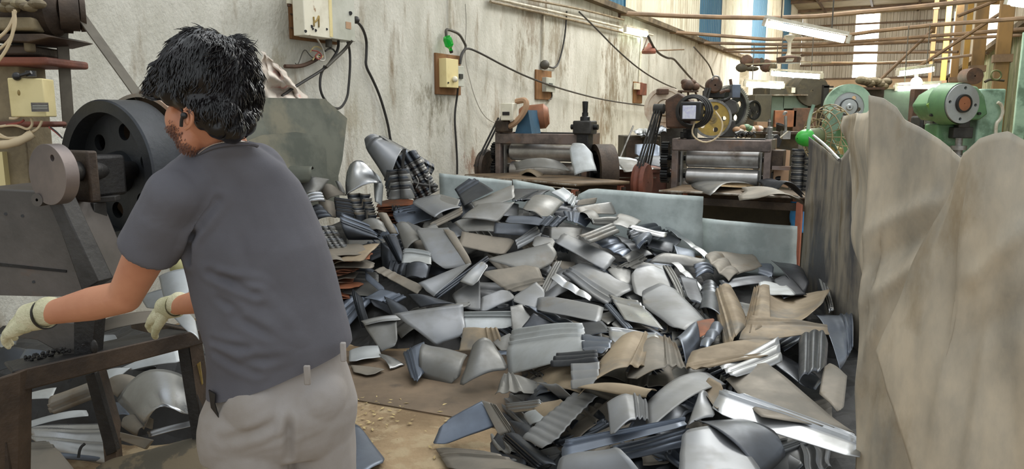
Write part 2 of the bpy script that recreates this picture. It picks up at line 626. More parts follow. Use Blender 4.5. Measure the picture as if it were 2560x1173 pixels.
def clad(org, ax, L, z0, z1, nrm, pitch=.22, amp=.035, seg=4):
    """corrugated sheet"""
    n = max(4, int(L / pitch * seg))
    g = G()
    pr = [0, 1, 1, 0][:seg] if seg == 4 else None
    xs = []
    k = 0
    t = 0.
    while t < L:
        xs += [(t, 0), (min(L, t + pitch * .5), 0), (min(L, t + pitch * .62), amp), (min(L, t + pitch * .88), amp)]
        t += pitch
    xs.append((L, 0))
    vs = []
    for z in (z0, z1):
        vs += [V(org) + ax * a + V(nrm) * b + UP * z for a, b in xs]
    m = len(xs)
    g.add(vs, [(i, i + 1, m + i + 1, m + i) for i in range(m - 1)])
    return g


up_wall = bpy.data.objects.new('wall_left_upper', None)
COL.objects.link(up_wall)
up_wall['kind'] = 'structure'
up_wall.location = WALL0
PW[up_wall.name] = WALL0.copy()
blue = [(2223.5 - 9805 / 1480., 0)]
segs = []


def s_of(px):
    return (WP(px, 290) - WALL0).dot(T)


marks = [1100, 1480, 1556, 1738, 1792, 1868, 1903, 1944, 1962, 1985]
cols = ['cladding_cream', 'cladding_blue', 'cladding_cream', 'cladding_blue', 'cladding_cream', 'cladding_blue', 'cladding_cream', 'cladding_blue', 'cladding_cream']
for i, c in enumerate(cols):
    a, b = s_of(marks[i]), s_of(marks[i + 1])
    if i == len(cols) - 1:
        b = FAR
    nn = max(1, round((b - a) / 2.6))
    for k in range(nn):
        a1, b1 = a + (b - a) * k / nn, a + (b - a) * (k + 1) / nn
        obj('cladding_sheet', clad(WALL0 + T * a1 - N * .02, T, b1 - a1, LEDGE + .1, 9.0, N), c, up_wall, smooth=False)
# far wall
CORN = WALL0 + T * FAR
WID = 7.0
far_wall = bpy.data.objects.new('wall_far', None)
COL.objects.link(far_wall)
far_wall['kind'] = 'structure'
far_wall.location = CORN
PW[far_wall.name] = CORN.copy()


def fw(px):
    """distance along the far wall for a pixel column"""
    d = ray(px, 200)
    t = (CORN - CAM).dot(T) / d.dot(T)
    return ((CAM + d * t) - CORN).dot(N)


def fwz(py, px=2160):
    d = ray(px, py)
    t = (CORN - CAM).dot(T) / d.dot(T)
    return (CAM + d * t).z


w0, w1 = fw(2128), fw(2190)
zb, zt = fwz(197), fwz(36)
obj('cladding_sheet', clad(CORN, N, w0, zb, 8.6, -T, .3, .05), 'cladding_far', far_wall, smooth=False)
obj('cladding_sheet', clad(CORN + N * w1, N, WID - w1, zb, 8.6, -T, .3, .05), 'cladding_far', far_wall, smooth=False)
obj('cladding_sheet', clad(CORN + N * w0, N, w1 - w0, zt, 8.6, -T, .3, .05), 'cladding_far', far_wall, smooth=False)
obj('lower_wall', G().box(CORN + N * WID / 2 + UP * zb / 2, (WID, .2, zb), AX), 'back_beige', far_wall)
for z in [fwz(p) for p in (60, 112, 133, 160, 196)]:
    obj('wall_rail', G().box(CORN + N * WID / 2 - T * .1 + UP * z, (WID, .08, .09), AX), 'rod_brown', far_wall)
wn = bpy.data.objects.new('window_1', None)
COL.objects.link(wn)
wn['kind'] = 'structure'
wn.location = CORN + N * w0
PW[wn.name] = wn.location.copy()
obj('pane', G().box(CORN + N * (w0 + w1) / 2 + UP * (zb + zt) / 2, (w1 - w0, .04, zt - zb), AX), 'daylight_panel', wn)
for s in (w0, w1):
    obj('window_frame', G().box(CORN + N * s - T * .06 + UP * (zb + zt) / 2, (.06, .1, zt - zb), AX), 'conduit', wn)
wn = bpy.data.objects.new('window_2', None)
COL.objects.link(wn)
wn['kind'] = 'structure'
wn.location = CORN + N * .35
PW[wn.name] = wn.location.copy()
za, zc = fwz(165, 1992), fwz(18, 1992)
obj('pane', G().box(CORN + N * (fw(1984) + fw(1999)) / 2 - T * .1 + UP * (za + zc) / 2, (fw(1999) - fw(1984), .04, zc - za), AX), 'daylight_panel', wn)
for p in (20, 45, 90, 140):
    obj('window_frame', G().box(CORN + N * (fw(1984) + fw(1999)) / 2 - T * .16 + UP * fwz(p, 1992), (.7, .06, .1), AX), 'rod_brown', wn)
# roof, far part only
RZ = fwz(34)
g = G()
a = WALL0 + T * 26 + UP * (RZ + .4)
g.add([a - N * .2, a + N * (WID + .4), a + N * (WID + .4) + T * 21 - UP * .4, a - N * .2 + T * 21 - UP * .4], [(0, 1, 2, 3)])
struct('ceiling', g, 'roof_sheet', solid=.05)
roof = thing('roof_truss', 'rusty steel roof beams under the pale roof at the far end', 'roof truss', WALL0 + T * 36 + UP * RZ)
for s in (30, 33.5, 37, 40.5, 43.5):
    zz = RZ + .4 - .4 * (s - 26) / 21 - .09
    obj('beam', G().box(WALL0 + T * s + N * WID / 2 + UP * zz, (WID, .12, .14), AX), 'rod_brown', roof)
for w in (1.2, 3.4, 5.4, 6.8):
    obj('purlin', G().box(WALL0 + T * 36.5 + N * w + UP * (RZ + .02), (.1, 20, .1), AX), 'rod_brown', roof)
# right wall
RW = WALL0 + N * WID
struct('wall_right', clad(RW + T * 12, T, FAR - 12, 0, 3.3, -N, .3, .05), 'cladding_green', smooth=False)
struct('wall_right_upper', clad(RW + T * 12 + N * .35, T, FAR - 12, 3.3, 9, -N, .3, .04), 'cladding_far', smooth=False)
struct('trim_3', G().box(RW + T * 29 - N * .05 + UP * 3.35, (.35, 34, .12), AX), 'ledge_dirt')


def rw(px, py, off=0.):
    d = ray(px, py)
    t = ((RW - N * off) - CAM).dot(N) / d.dot(N)
    return CAM + d * t


posts = [(2325, 10, 205, 'column_brown', 'narrow brown steel post, farthest of the posts along the right wall'),
         (2357, 12, 150, 'column_yellow', 'yellow steel post between the two thin brown posts by the right wall'),
         (2384, 16, 215, 'column_brown', 'brown steel post behind the tube lights at right'),
         (2410, 12, 190, 'column_yellow', 'bright yellow steel post above the green press'),
         (2440, 26, 215, 'column_brown', 'broad ochre steel post beside the bright yellow one'),
         (2500, 30, 250, 'column_brown', 'widest rusty ochre steel post nearest on the right wall')]
for (px, w, pyb, c, lab), Yp_ in zip(posts, (26, 24, 22, 19, 17, 14)):
    q = P(px, 200, Yp_)
    wd = w * q.y / F
    t = thing('steel_post', lab, 'post', (q.x, q.y, 0), 'steel posts along the right wall')
    obj('shaft', G().box((q.x, q.y, 3.4), (wd, wd, 6.8), AX), c, t, bev=.01)
    for z in (2.6, 5.2):
        obj('bracket', G().box((q.x, q.y, z), (wd * 1.35, wd * 1.35, .14), AX), 'rod_brown', t)
q = P(2551, 280, 11)
t = thing('white_post', 'slim pale green-white post at the right edge of the photo', 'post', (q.x, q.y, 0))
obj('shaft', G().box((q.x, q.y, 1.3), (.14, .14, 2.9), AX), 'green_pale', t, bev=.01)
obj('foot', G().box((q.x, q.y, .02), (.24, .24, .04), AX), 'green_pale', t)
# diagonal braces of the right wall
for (a, b, lab) in (((2300, 165, 16), (2545, 5, 14.5), 'long diagonal ochre brace rising to the upper right corner'),
                    ((2200, 200, 17), (2330, 75, 17), 'thin diagonal brace between far wall and brown post'),
                    ((2395, 40, 15), (2490, 2, 15), 'short yellow brace at top between two posts')):
    q0, q1 = P(*a), P(*b)
    t = thing('brace', lab, 'brace', q0, 'diagonal braces high on the right')
    obj('bar', G().tube([q0, q1], .035), 'rod_brown', t)
    obj('end_plate', G().box(q1, (.14, .03, .14)), 'column_brown', t)

# ------------------------------------------------------------------ overhead tie rods
rods = [([(1538, 33, 14.3), (1760, 43, 14.6), (1985, 46, 15), (2230, 24, 14), (2440, 2, 13.2), (2600, -16, 12.6)], .045, 'nearest brown overhead tie rod above the long tube light'),
        ([(1663, 79, 17.5), (2000, 105, 17.5), (2251, 69, 15), (2600, 43, 13)], .04, 'second brown overhead tie rod, passing under the white skylight top'),
        ([(1735, 107, 20), (2000, 113, 20), (2200, 100, 18), (2600, 70, 14)], .04, 'third overhead tie rod crossing the middle blue stripe'),
        ([(1786, 125, 22.4), (1980, 120, 21), (2480, 92, 16), (2600, 85, 15)], .035, 'fourth overhead tie rod, just below the third'),
        ([(1796, 129, 22.8), (1965, 133, 22.4), (2395, 130, 18)], .035, 'fifth overhead tie rod, level across the hall'),
        ([(1845, 149, 25.8), (2000, 157, 25), (2267, 158, 22), (2470, 133, 17)], .035, 'lowest overhead tie rod above the back machines')]
for pts, r, lab in rods:
    W = [P(*p) for p in pts]
    t = thing('tie_rod', lab, 'tie rod', W[0], 'brown tie rods across the hall')
    obj('bar', G().tube(W, r, smooth=1), 'rod_brown', t)
    obj('end_plate', G().box(W[0], (.2, .05, .2)), 'rust_dark', t)

# ------------------------------------------------------------------ things on the left wall
def wtube(pts, r, off=.03):
    return G().tube([WP(p[0], p[1], p[2] if len(p) > 2 else off) for p in pts], r)


tag(obj('conduit', wtube([(1226, -6), (1420, 37), (1632, 88)], .022, .06), 'conduit'), 'upper pale conduit pipe running along the left wall below the ledge', 'conduit', 'conduits on the left wall')
tag(obj('conduit', wtube([(1226, 4), (1420, 47), (1600, 92)], .018, .06), 'conduit_old'), 'lower dirty conduit pipe just under the pale one on the left wall', 'conduit', 'conduits on the left wall')
tag(obj('conduit', wtube([(1300, -6), (1450, 22), (1560, 50)], .018, .07), 'conduit_old'), 'short brown pipe above the two wall conduits', 'conduit', 'conduits on the left wall')
tag(obj('conduit', wtube([(1127, -6), (1127, 40), (1128, 76)], .018), 'conduit'), 'white vertical conduit above the green bottle', 'conduit', 'conduits on the left wall')
tag(obj('conduit', wtube([(1360, 34), (1358, 90), (1357, 150)], .02), 'conduit'), 'white vertical conduit above the third switch board', 'conduit', 'conduits on the left wall')
tag(obj('conduit', wtube([(1605, 95), (1601, 150), (1598, 208)], .025), 'conduit'), 'white vertical conduit above the farthest switch board', 'conduit', 'conduits on the left wall')


def wquad(x0, y0, x1, y1, off, th, g=None):
    """box lying on the wall covering a pixel rectangle (its middle height exact)"""
    g = g or G()
    ym = (y0 + y1) / 2
    xm = (x0 + x1) / 2
    a, b = WP(x0, ym, off), WP(x1, ym, off)
    top, bot = WP(xm, y0, off), WP(xm, y1, off)
    c = (a + b) / 2
    c.z = (top.z + bot.z) / 2
    return g.box(c - N * th / 2, (th, (b - a).length, top.z - bot.z), AX)


# board 1 with the big white box
t = thing('fuse_box', 'large white metal fuse box on brown wooden board near the top of wall', 'fuse box', WP(800, 95))
obj('wood_board', wquad(727, -50, 842, 104, .03, .03), 'wood_board', t, bev=.004)
for k in range(3):
    obj('batten', wquad(727, 2 + 34 * k, 757, 5 + 34 * k, .036, .01), 'rust_dark', t)
b1 = obj('housing', wquad(782, -50, 886, 97, .20, .17), 'grey_box', t, bev=.006)
d = obj('door', wquad(759, -50, 826, 92, .34, .12), 'white_box', t, bev=.006, label='cream door with yellow paint mark')
obj('hinge_strip', wquad(823, -50, 830, 92, .345, .01), 'cream_box', d)
for (x, y, r) in ((779, 66, .012), (782, 72, .01), (789, 76, .012), (764, 78, .012), (817, 73, .01)):
    obj('stain', G().cyl(WP(x, y, .335), WP(x, y, .345), r), 'dark_plastic', d)
obj('knockout', G().cyl(WP(876, 33, .19), WP(876, 33, .21), .018), 'dark_plastic', b1)
obj('sticker', wquad(865, 55, 878, 72, .204, .003), 'cardboard', b1)
mark = G()
for a in ([(784, 42), (785, 56), (792, 52), (797, 40)], [(797, 40), (797, 68)], [(785, 50), (785, 66)]):
    mark.tube([WP(p[0], p[1], .343) for p in a], .008, smooth=1)
obj('yellow_mark', mark, 'yellow_paint', d)
obj('cable_gland', G().ball(WP(890, 50, .15), .035), 'cable_dark', b1)
obj('cable_gland', G().cyl(WP(822, 98, .1), WP(822, 118, .1), .03), 'cable', t)


def cab(name, pts, r, m, lab, off=.04, cat='cable', group='cables on the left wall'):
    return tag(obj(name, wtube(pts, r, off), m), lab, cat, group)


cab('cable', [(890, 52, .15), (906, 68, .12), (917, 100), (916, 140), (914, 165), (930, 195), (948, 235), (962, 280), (972, 320), (976, 352), (990, 385), (1000, 410)], .014, 'cable_dark', 'long thick cable hanging from the fuse box down to the fender stack')
cab('cable', [(866, 97, .15), (874, 120), (876, 160), (872, 215), (868, 248), (848, 276), (820, 262), (800, 230), (800, 190), (812, 165)], .012, 'cable_dark', 'looped black cable below the fuse box reaching the leaning plate', .08)
cab('cable', [(846, 97, .15), (846, 125), (826, 155), (812, 172), (740, 215), (705, 240)], .013, 'cable_dark', 'dark cable running diagonally from the fuse box to the white cloth', .1)
cab('cable', [(880, 100, .2), (862, 124), (838, 146), (815, 168)], .016, 'cable', 'short thick cable end under the right corner of the fuse box', .12)
cab('cable', [(712, 166), (750, 167), (778, 156), (800, 142)], .018, 'rust_dark', 'brown taped cable bundle left of the colourful wires', .06)
cab('wire', [(790, 93, .2), (806, 118), (812, 140), (812, 152), (800, 152), (790, 140)], .008, 'wire_white', 'white wire curling under the wooden board', .1, 'wire')
cab('wire', [(776, 130), (785, 115), (800, 118), (812, 130), (806, 146), (790, 138), (782, 150)], .006, 'cream_box', 'cream wire knot under the fuse box', .09, 'wire')
cab('wire', [(780, 126), (796, 128), (806, 140), (798, 150), (786, 142), (796, 132)], .006, 'wire_red', 'red wire knot under the fuse box', .11, 'wire')
cab('wire', [(790, 150), (775, 140), (760, 118), (745, 165), (738, 158)], .004, 'cable', 'thin grey wire loop left of the wire knot', .05, 'wire')
cab('wire', [(813, 128), (822, 121), (832, 122), (838, 130)], .008, 'cable_dark', 'short black wire stub bent under the fuse box', .1, 'wire')
cab('wire', [(753, 0, .1), (758, 14, .16), (775, 16, .2), (790, 0, .2)], .012, 'cable', 'yellowish wire loop at top edge left of the white box', .2, 'wire')
for (x, lab) in ((723, 'white porcelain fuse holder at the left edge of the brown board'), (753, 'white porcelain fuse holder touching the white fuse box')):
    t = thing('fuse_holder', lab, 'fuse holder', WP(x, 5, .08), 'fuse holders')
    obj('body', G().cyl(WP(x, -20, .08), WP(x, 10, .08), .025), 'white_box', t)
    obj('tip', G().cyl(WP(x, 10, .08), WP(x, 16, .08), .018), 'rust_dark', t)
# board 2
t = thing('switch_board', 'brown wooden switch board with two cream switch boxes below the green bottle', 'switch board', WP(1120, 186))
obj('wood_board', wquad(1091, 136, 1152, 237, .03, .03), 'wood_board', t, bev=.004)
b = obj('switch_box', wquad(1116, 147, 1146, 219, .13, .1), 'cream_box', t, bev=.004)
b2 = obj('switch_box', wquad(1142, 165, 1160, 216, .12, .1), 'grey_box', t, bev=.004)
obj('knob', G().ball(WP(1137, 198, .15), .035), 'white_box', b)
obj('toggle', wquad(1150, 185, 1158, 197, .135, .02), 'dark_plastic', b2)
obj('screw', G().cyl(WP(1121, 207, .13), WP(1121, 207, .14), .01), 'dark_plastic', b)
t = thing('green_bottle', 'small green glass bottle wired upside down to the wall conduit', 'bottle', WP(1121, 106, .08))
c0, c1 = WP(1117, 92, .1), WP(1126, 122, .1)
dd = c1 - c0
L = dd.length
obj('glass', G().lathe([(0, .001), (0, .04), (L * .2, .052), (L * .7, .052), (L * .95, .02), (L * 1.2, .018), (L * 1.2, .001)], c0, dd), 'green_bottle', t)
obj('cap', G().cyl(c0 + dd * 1.15, c0 + dd * 1.32, .022), 'dark_plastic', t)
cab('cable', [(1116, 92), (1114, 72), (1128, 76), (1148, 84), (1160, 105), (1166, 118), (1155, 135), (1150, 160)], .016, 'cable', 'thick brown cable arching over the green bottle', .07)
cab('cable', [(1150, 160, .1), (1152, 135, .1), (1166, 118, .08), (1200, 132), (1260, 165), (1330, 198), (1420, 228), (1520, 253), (1640, 268), (1700, 270)], .013, 'cable_dark', 'very long dark cable sagging from the second switch board to the rear machine', .12)
cab('cable', [(1145, 218, .1), (1143, 240), (1136, 290), (1140, 350), (1143, 400), (1143, 436)], .013, 'cable_dark', 'straight dark cable dropping from the second switch board to the barrier sheet')
cab('wire', [(1163, 116), (1163, 150), (1172, 190), (1184, 235), (1200, 275), (1220, 300), (1246, 310)], .007, 'wire_white', 'thin white wire curving from second switch board to the front rolling machine', .04, 'wire')
cab('wire', [(1163, 10), (1166, 60), (1163, 105)], .003, 'cable', 'hair-thin dark wire above the second switch board', .03, 'wire')
# board 3
t = thing('switch_board', 'brown wooden board with one white switch box, third along the wall', 'switch board', WP(1360, 205))
obj('wood_board', wquad(1341, 176, 1379, 249, .03, .03), 'wood_board', t, bev=.004)
b = obj('switch_box', wquad(1366, 194, 1388, 230, .1, .08), 'grey_box', t, bev=.004)
obj('toggle', wquad(1374, 208, 1382, 213, .11, .02), 'dark_plastic', b)
obj('cable_bundle', G().ball(WP(1362, 162, .06), (.07, .07, .07)), 'cable', t)
cab('cable', [(1417, 28), (1413, 90), (1400, 150), (1388, 172), (1366, 165)], .014, 'cable_dark', 'twin dark cable falling from the conduit to the third switch board')
cab('cable', [(1379, 228), (1381, 245), (1370, 252)], .01, 'cable', 'short loop of cable below the third switch board')
# board 4
t = thing('switch_board', 'small farthest board with rusty red box and white switch', 'switch board', WP(1600, 232))
obj('wood_board', wquad(1585, 205, 1606, 258, .03, .03), 'wood_board', t, bev=.004)
b = obj('red_box', wquad(1600, 208, 1617, 238, .1, .08), 'rust_paint', t, bev=.004)
obj('switch', wquad(1591, 208, 1601, 224, .1, .06), 'white_box', t, bev=.004)
cab('cable', [(1448, 30), (1485, 66), (1545, 128), (1600, 175), (1650, 205), (1690, 222)], .014, 'cable_dark', 'dark cable slanting from the conduit down to the brown motor', .3)
cab('cable', [(1620, 90), (1640, 130), (1668, 146), (1683, 145), (1700, 165), (1735, 205), (1770, 227)], .022, 'cable_dark', 'thick cable slanting from the wall tube light to the round motor', .5)
cab('cable', [(1735, 118), (1755, 140), (1775, 165), (1783, 190)], .018, 'cable_dark', 'cable dropping from the ledge to the round motor', .5)
# ceiling fan/bell under the wall light
t = thing('pendant_bell', 'dark red bell on a triangular hanger below the wall tube light', 'bell', WP(1622, 128, .4))
obj('bell', G().lathe([(0, .01), (0, .13), (.04, .14), (.09, .12), (.14, .05), (.2, .02)], WP(1622, 134, .4), UP), 'rust_paint', t)
obj('hanger', G().tube([WP(1608, 124, .4), WP(1619, 93, .4), WP(1634, 124, .4)], .012, smooth=0), 'rust_dark', t)
obj('arm', G().tube([WP(1634, 127, .4), WP(1710, 124, .4)], .014), 'rod_brown', t)


def tube_light(a, b, lab, r=.03, hang=None):
    a, b = V(a), V(b)
    t = thing('tube_light', lab, 'light', a, 'lit fluorescent tube lights')
    d = (b - a).normalized()
    obj('tube', G().cyl(a + d * .05, b - d * .05, r), 'tube_glow', t)
    side = UP
    c = (a + b) / 2 + UP * (r + .035)
    y = d.cross(UP).normalized()
    obj('batten', G().box(c, ((b - a).length, .06, .04), (d, y, y.cross(d))), 'conduit', t)
    for p in (a, b):
        obj('lamp_holder', G().box(p + UP * .015, (.04, .06, .1), (d, y, y.cross(d))), 'conduit', t)
    if hang:
        for p in (a.lerp(b, .2), a.lerp(b, .8)):
            obj('hanger', G().tube([p + UP * .05, p + UP * hang], .008), 'cable', t)
    return t


tube_light(WP(1563, 76, .12), WP(1617, 87, .12), 'lit tube light on the left wall at the end of the conduit', .045)
tube_light(P(1912, 58, 9.5), P(2122, 101, 9.0), 'longest brightest tube light, slanting across the upper part', .042, 1.5)
tube_light(P(1861, 211, 15), P(1958, 217, 15), 'horizontal tube light just above the steel gear wheel', .045, .8)
tube_light(P(1928, 184, 15), P(2054, 192, 14), 'tube light hanging in front of the dark back machines', .045, .8)
tube_light(P(2244, 185, 13), P(2332, 174, 14), 'upper of the two stacked tube lights left of the green press', .045, .8)
tube_light(P(2238, 222, 13), P(2350, 217, 13), 'lower of the two stacked tube lights left of the green press', .045, .5)
tube_light(P(2522, 2, 7.5), P(2600, 12, 7.2), 'tube light cut off by the top right corner', .045, .5)
t = thing('light_bulb', 'round glowing bulb between the two stacked tube lights', 'light', P(2291, 204, 12.8))
obj('bulb', G().ball(P(2291, 206, 12.8), .09), 'bulb_glow', t)
obj('socket', G().cyl(P(2291, 196, 12.8), P(2291, 186, 12.8), .03), 'white_box', t)
t = thing('hanging_fan', 'dusty ceiling fan hub on a rod left of the far wall window', 'fan', P(1973, 140, 14))
obj('rod', G().cyl(P(1976, 82, 14), P(1973, 150, 14), .025), 'conduit', t)
obj('canopy', G().lathe([(0, .02), (.0, .09), (.12, .03), (.3, .03), (.42, .11), (.44, .02)], P(1971, 148, 14), UP), 'conduit', t)
obj('motor', G().lathe([(0, .02), (0, .2), (.1, .22), (.14, .05)], P(1971, 158, 14), UP), 'rust_dark', t)
for k in range(3):
    a = k * 2.1 + .2
    d = V((math.cos(a), math.sin(a), 0))
    obj('blade', G().box(P(1971, 155, 14) + d * .5, (.7, .12, .02), (d, UP.cross(d), UP)), 'conduit_old', t)
t = thing('dusty_bundle', 'dark dusty bundle hanging at the far end of the left ledge', 'bundle', P(1905, 165, 20))
for k in range(7):
    random.seed(k)
    obj('lump', G().ball(P(1855 + 12 * k, 155 + random.uniform(-5, 18), 20), (random.uniform(.08, .2), .1, random.uniform(.06, .2)), nu=9, nv=6), 'rust_dark' if k % 2 else 'back_dark', t)
# ================================================================== ROLLING MACHINES
def bx(g, o, x0, x1, y0, y1, z0, z1):
    """box in building axes from origin o: x along N, y along T"""
    c = V(o) + N * (x0 + x1) / 2 + T * (y0 + y1) / 2 + UP * (z0 + z1) / 2
    return g.box(c, (abs(x1 - x0), abs(y1 - y0), abs(z1 - z0)), AX)


def at(o, x, y, z):
    return V(o) + N * x + T * y + UP * z


def gear(g, c, ax, r, w, n, depth=.02, hole=.0):
    a = V(ax).normalized()
    e1 = UP if abs(a.z) < .5 else N
    e1 = (e1 - a * e1.dot(a)).normalized()
    e2 = a.cross(e1)
    pts = []
    for k in range(n):
        for q, rr in ((0, r - depth), (.3, r - depth), (.42, r), (.78, r), (.9, r - depth)):
            t = 2 * PI * (k + q) / n
            pts.append((rr * math.cos(t), rr * math.sin(t)))
    loops = [pts]
    if hole:
        loops.append(circ(hole, 20))
    return g.plate(loops, V(c) - a * w / 2, e1, e2, a * w)


def wheel(t, c, ax, r, w, m_rim, m_web, nh=5, rim=.16, hub=.28, hr=.17, hd=.6, name='wheel', web=.3):
    """spoked disc wheel: rim, web with round holes, hub; ax points to the back"""
    a = V(ax).normalized()
    e1 = (UP - a * UP.dot(a)).normalized()
    e2 = a.cross(e1)
    ri = r * (1 - rim)
    rr = obj('rim', G().lathe([(0, ri), (0, r), (w, r), (w, ri), (0, ri)], c, a, 56), m_rim, t)
    loops = [circ(ri + .004, 48)] + [circ(r * hr, 20, r * hd * math.cos(2 * PI * k / nh + .3), r * hd * math.sin(2 * PI * k / nh + .3)) for k in range(nh)]
    obj('web', G().plate(loops, V(c) + a * w * web, e1, e2, a * w * .3), m_web, t, smooth=False)
    obj('hub', G().lathe([(-.0, .002), (-.0, r * hub * .45), (w * .1, r * hub * .5), (w * .1, r * hub), (w * .95, r * hub), (w * .95, .002)], c, a, 28), m_web, t)


def rolling_machine(o, W, ztop, r1, z1, r2, z2, lab, hand=None, base=.0):
    t = thing('rolling_machine', lab, 'machine', o, 'sheet rolling machines')
    for x in (0, W):
        s = obj('side_frame', bx(G(), o, x - .035, x + .035, -.06, .35, .45, ztop), 'frame_steel', t, bev=.006)
        obj('bearing_block', bx(G(), o, x - .05, x + .05, .02, .26, z1 - .07, z1 + .07), 'iron_grey', s, bev=.006)
        obj('bearing_block', bx(G(), o, x - .05, x + .05, .02, .26, z2 - .07, z2 + .07), 'iron_grey', s, bev=.006)
        obj('foot', bx(G(), o, x - .06, x + .06, -.08, .4, 0, .45), 'iron_brown', t, bev=.01)
    obj('top_beam', bx(G(), o, -.03, W + .03, -.07, .0, ztop - .13, ztop - .01), 'frame_steel', t, bev=.008)
    obj('rear_beam', bx(G(), o, -.03, W + .03, .3, .36, ztop - .1, ztop), 'iron_grey', t, bev=.008)
    obj('inner_post', bx(G(), o, .05, .07, .0, .06, .6, ztop - .14), 'gear_steel', t)
    obj('inner_post', bx(G(), o, W - .08, W - .06, .0, .06, .6, ztop - .14), 'gear_steel', t)
    for z, r in ((z1, r1), (z2, r2)):
        ro = obj('roller', G().lathe([(0, .01), (0, r * .9), (.012, r), (W - .2, r), (W - .188, r * .9), (W - .188, .01)], at(o, .095, .13, z), N, 40), 'roller', t)
        obj('journal', G().cyl(at(o, -.12, .13, z), at(o, W + .12, .13, z), .03), 'gear_dark', ro)
    return t


O1 = P(1250, 400, 8.9)
O1.z = 0
m1 = rolling_machine(O1, 1.1, 1.36, .105, 1.13, .1, .915, 'front rolling machine against the left wall with dark pulley at its right')
# its left pulley, belt and gears
for k, (z, r, n) in enumerate(((1.13, .11, 18), (.915, .11, 18))):
    obj('gear', gear(G(), at(O1, -.12, .13, z), N, r, .06, n), 'gear_dark', m1, smooth=False)
obj('big_pulley', G().lathe([(0, .01), (0, .2), (.03, .22), (.05, .2), (.07, .22), (.1, .2), (.1, .01)], at(O1, -.3, .1, .93), N, 36), 'iron_brown', m1)
obj('small_pulley', G().lathe([(0, .01), (0, .055), (.03, .065), (.05, .055), (.08, .065), (.08, .01)], at(O1, -.1, .25, 1.52), N, 24), 'iron_black', m1)
for x in (-.02, .02):
    obj('drive_belt', G().tube([at(O1, -.28 + x, .3, .95), at(O1, -.1 + x, .31, 1.53)], .012), 'belt_dark', m1)
    obj('drive_belt', G().tube([at(O1, -.28 + x, -.1, .95), at(O1, -.1 + x, .19, 1.53)], .012), 'belt_dark', m1)
mo = obj('motor', G().lathe([(0, .02), (0, .12), (.05, .15), (.3, .15), (.35, .1), (.35, .02)], at(O1, .12, .3, 1.52), V((.93, -.1, .1)), 28), 'copper_brown', m1)
obj('motor_stand', G().prism([at(O1, .2, .0, 1.35), at(O1, .42, .0, 1.35), at(O1, .37, .0, 1.62), at(O1, .29, .0, 1.62)], T * .25), 'motor_blue', m1)
obj('switch_box', bx(G(), O1, .08, .24, -.14, -.02, 1.5, 1.7), 'white_box', m1, bev=.01)
obj('window', bx(G(), O1, .11, .2, -.147, -.14, 1.56, 1.6), 'dark_plastic', m1)
obj('cloth_wrap', G().tube([at(O1, .22, .0, 1.72), at(O1, .38, -.04, 1.74), at(O1, .36, -.06, 1.6), at(O1, .22, -.06, 1.45), at(O1, .1, -.05, 1.42)], .035), 'cardboard', m1)
obj('bearing_cluster', bx(G(), O1, -.02, .16, -.1, .04, 1.36, 1.5), 'iron_brown', m1, bev=.02)
# screw post at right
sc = obj('screw_block', bx(G(), O1, .98, 1.2, -.12, .08, 1.35, 1.5), 'iron_grey', m1, bev=.015)
obj('screw_column', bx(G(), O1, 1.02, 1.16, -.1, .06, 1.1, 1.36), 'iron_black', m1, bev=.01)
obj('screw', G().lathe([(0, .02), (0, .055), (.05, .055), (.06, .035), (.1, .035), (.1, .028), (.22, .034), (.225, .02)], at(O1, 1.09, -.02, 1.49), UP, 20), 'gear_dark', sc)
obj('bolt', G().cyl(at(O1, .93, -.03, 1.43), at(O1, 1.25, -.03, 1.43), .03), 'gear_dark', sc)
ww = obj('belt_wheel', G().lathe([(0, .24), (0, .31), (.2, .31), (.2, .24), (0, .24)], at(O1, 1.2, .0, .93), V((.985, .17, 0)), 44), 'iron_brown', m1)
obj('spoke_disc', G().lathe([(.06, .01), (.06, .24), (.09, .24), (.09, .01)], at(O1, 1.2, .0, .93), V((.985, .17, 0)), 44), 'iron_black', m1)

O2 = P(1690, 400, 8.2)
O2.z = 0
m2 = rolling_machine(O2, .97, 1.31, .1, 1.09, .09, .895, 'rear rolling machine with black gears, right of the red pulley')
for k, (z, r) in enumerate(((1.2, .07), (1.06, .1), (.9, .09))):
    obj('gear', gear(G(), at(O2, -.13, .05, z), N, r, .08, 16), 'gear_dark', m2, smooth=False)
obj('red_pulley', G().lathe([(0, .01), (0, .2), (.04, .22), (.07, .2), (.1, .22), (.14, .2), (.14, .01)], at(O2, -.42, -.1, .82), N, 36), 'rust_paint', m2)
for x in (-.03, .0, .03):
    obj('drive_belt', G().tube([at(O2, -.38 + x, -.25, .85), at(O2, -.22 + x, -.02, 1.62)], .012), 'belt_dark', m2)
    obj('drive_belt', G().tube([at(O2, -.38 + x, .1, .85), at(O2, -.22 + x, .06, 1.62)], .012), 'belt_dark', m2)
obj('top_pulley', G().cyl(at(O2, -.27, .02, 1.63), at(O2, -.16, .02, 1.63), .055), 'belt_dark', m2)
obj('motor', G().lathe([(0, .02), (0, .09), (.04, .13), (.28, .13), (.3, .02)], at(O2, -.14, .1, 1.6), V((.95, -.1, 0)), 24), 'rust_dark', m2)
obj('motor_cover', G().prism([at(O2, -.1, -.1, 1.42), at(O2, .16, -.1, 1.42), at(O2, .2, -.1, 1.68), at(O2, .02, -.1, 1.8), at(O2, -.12, -.1, 1.72)], T * .2), 'rust_dark', m2, bev=.02)
cb = obj('meter_box', bx(G(), O2, .1, .32, -.3, -.16, 1.5, 1.7), 'dark_plastic', m2, bev=.015)
obj('meter_face', bx(G(), O2, .13, .27, -.31, -.3, 1.52, 1.66), 'screen_white', cb, bev=.006)
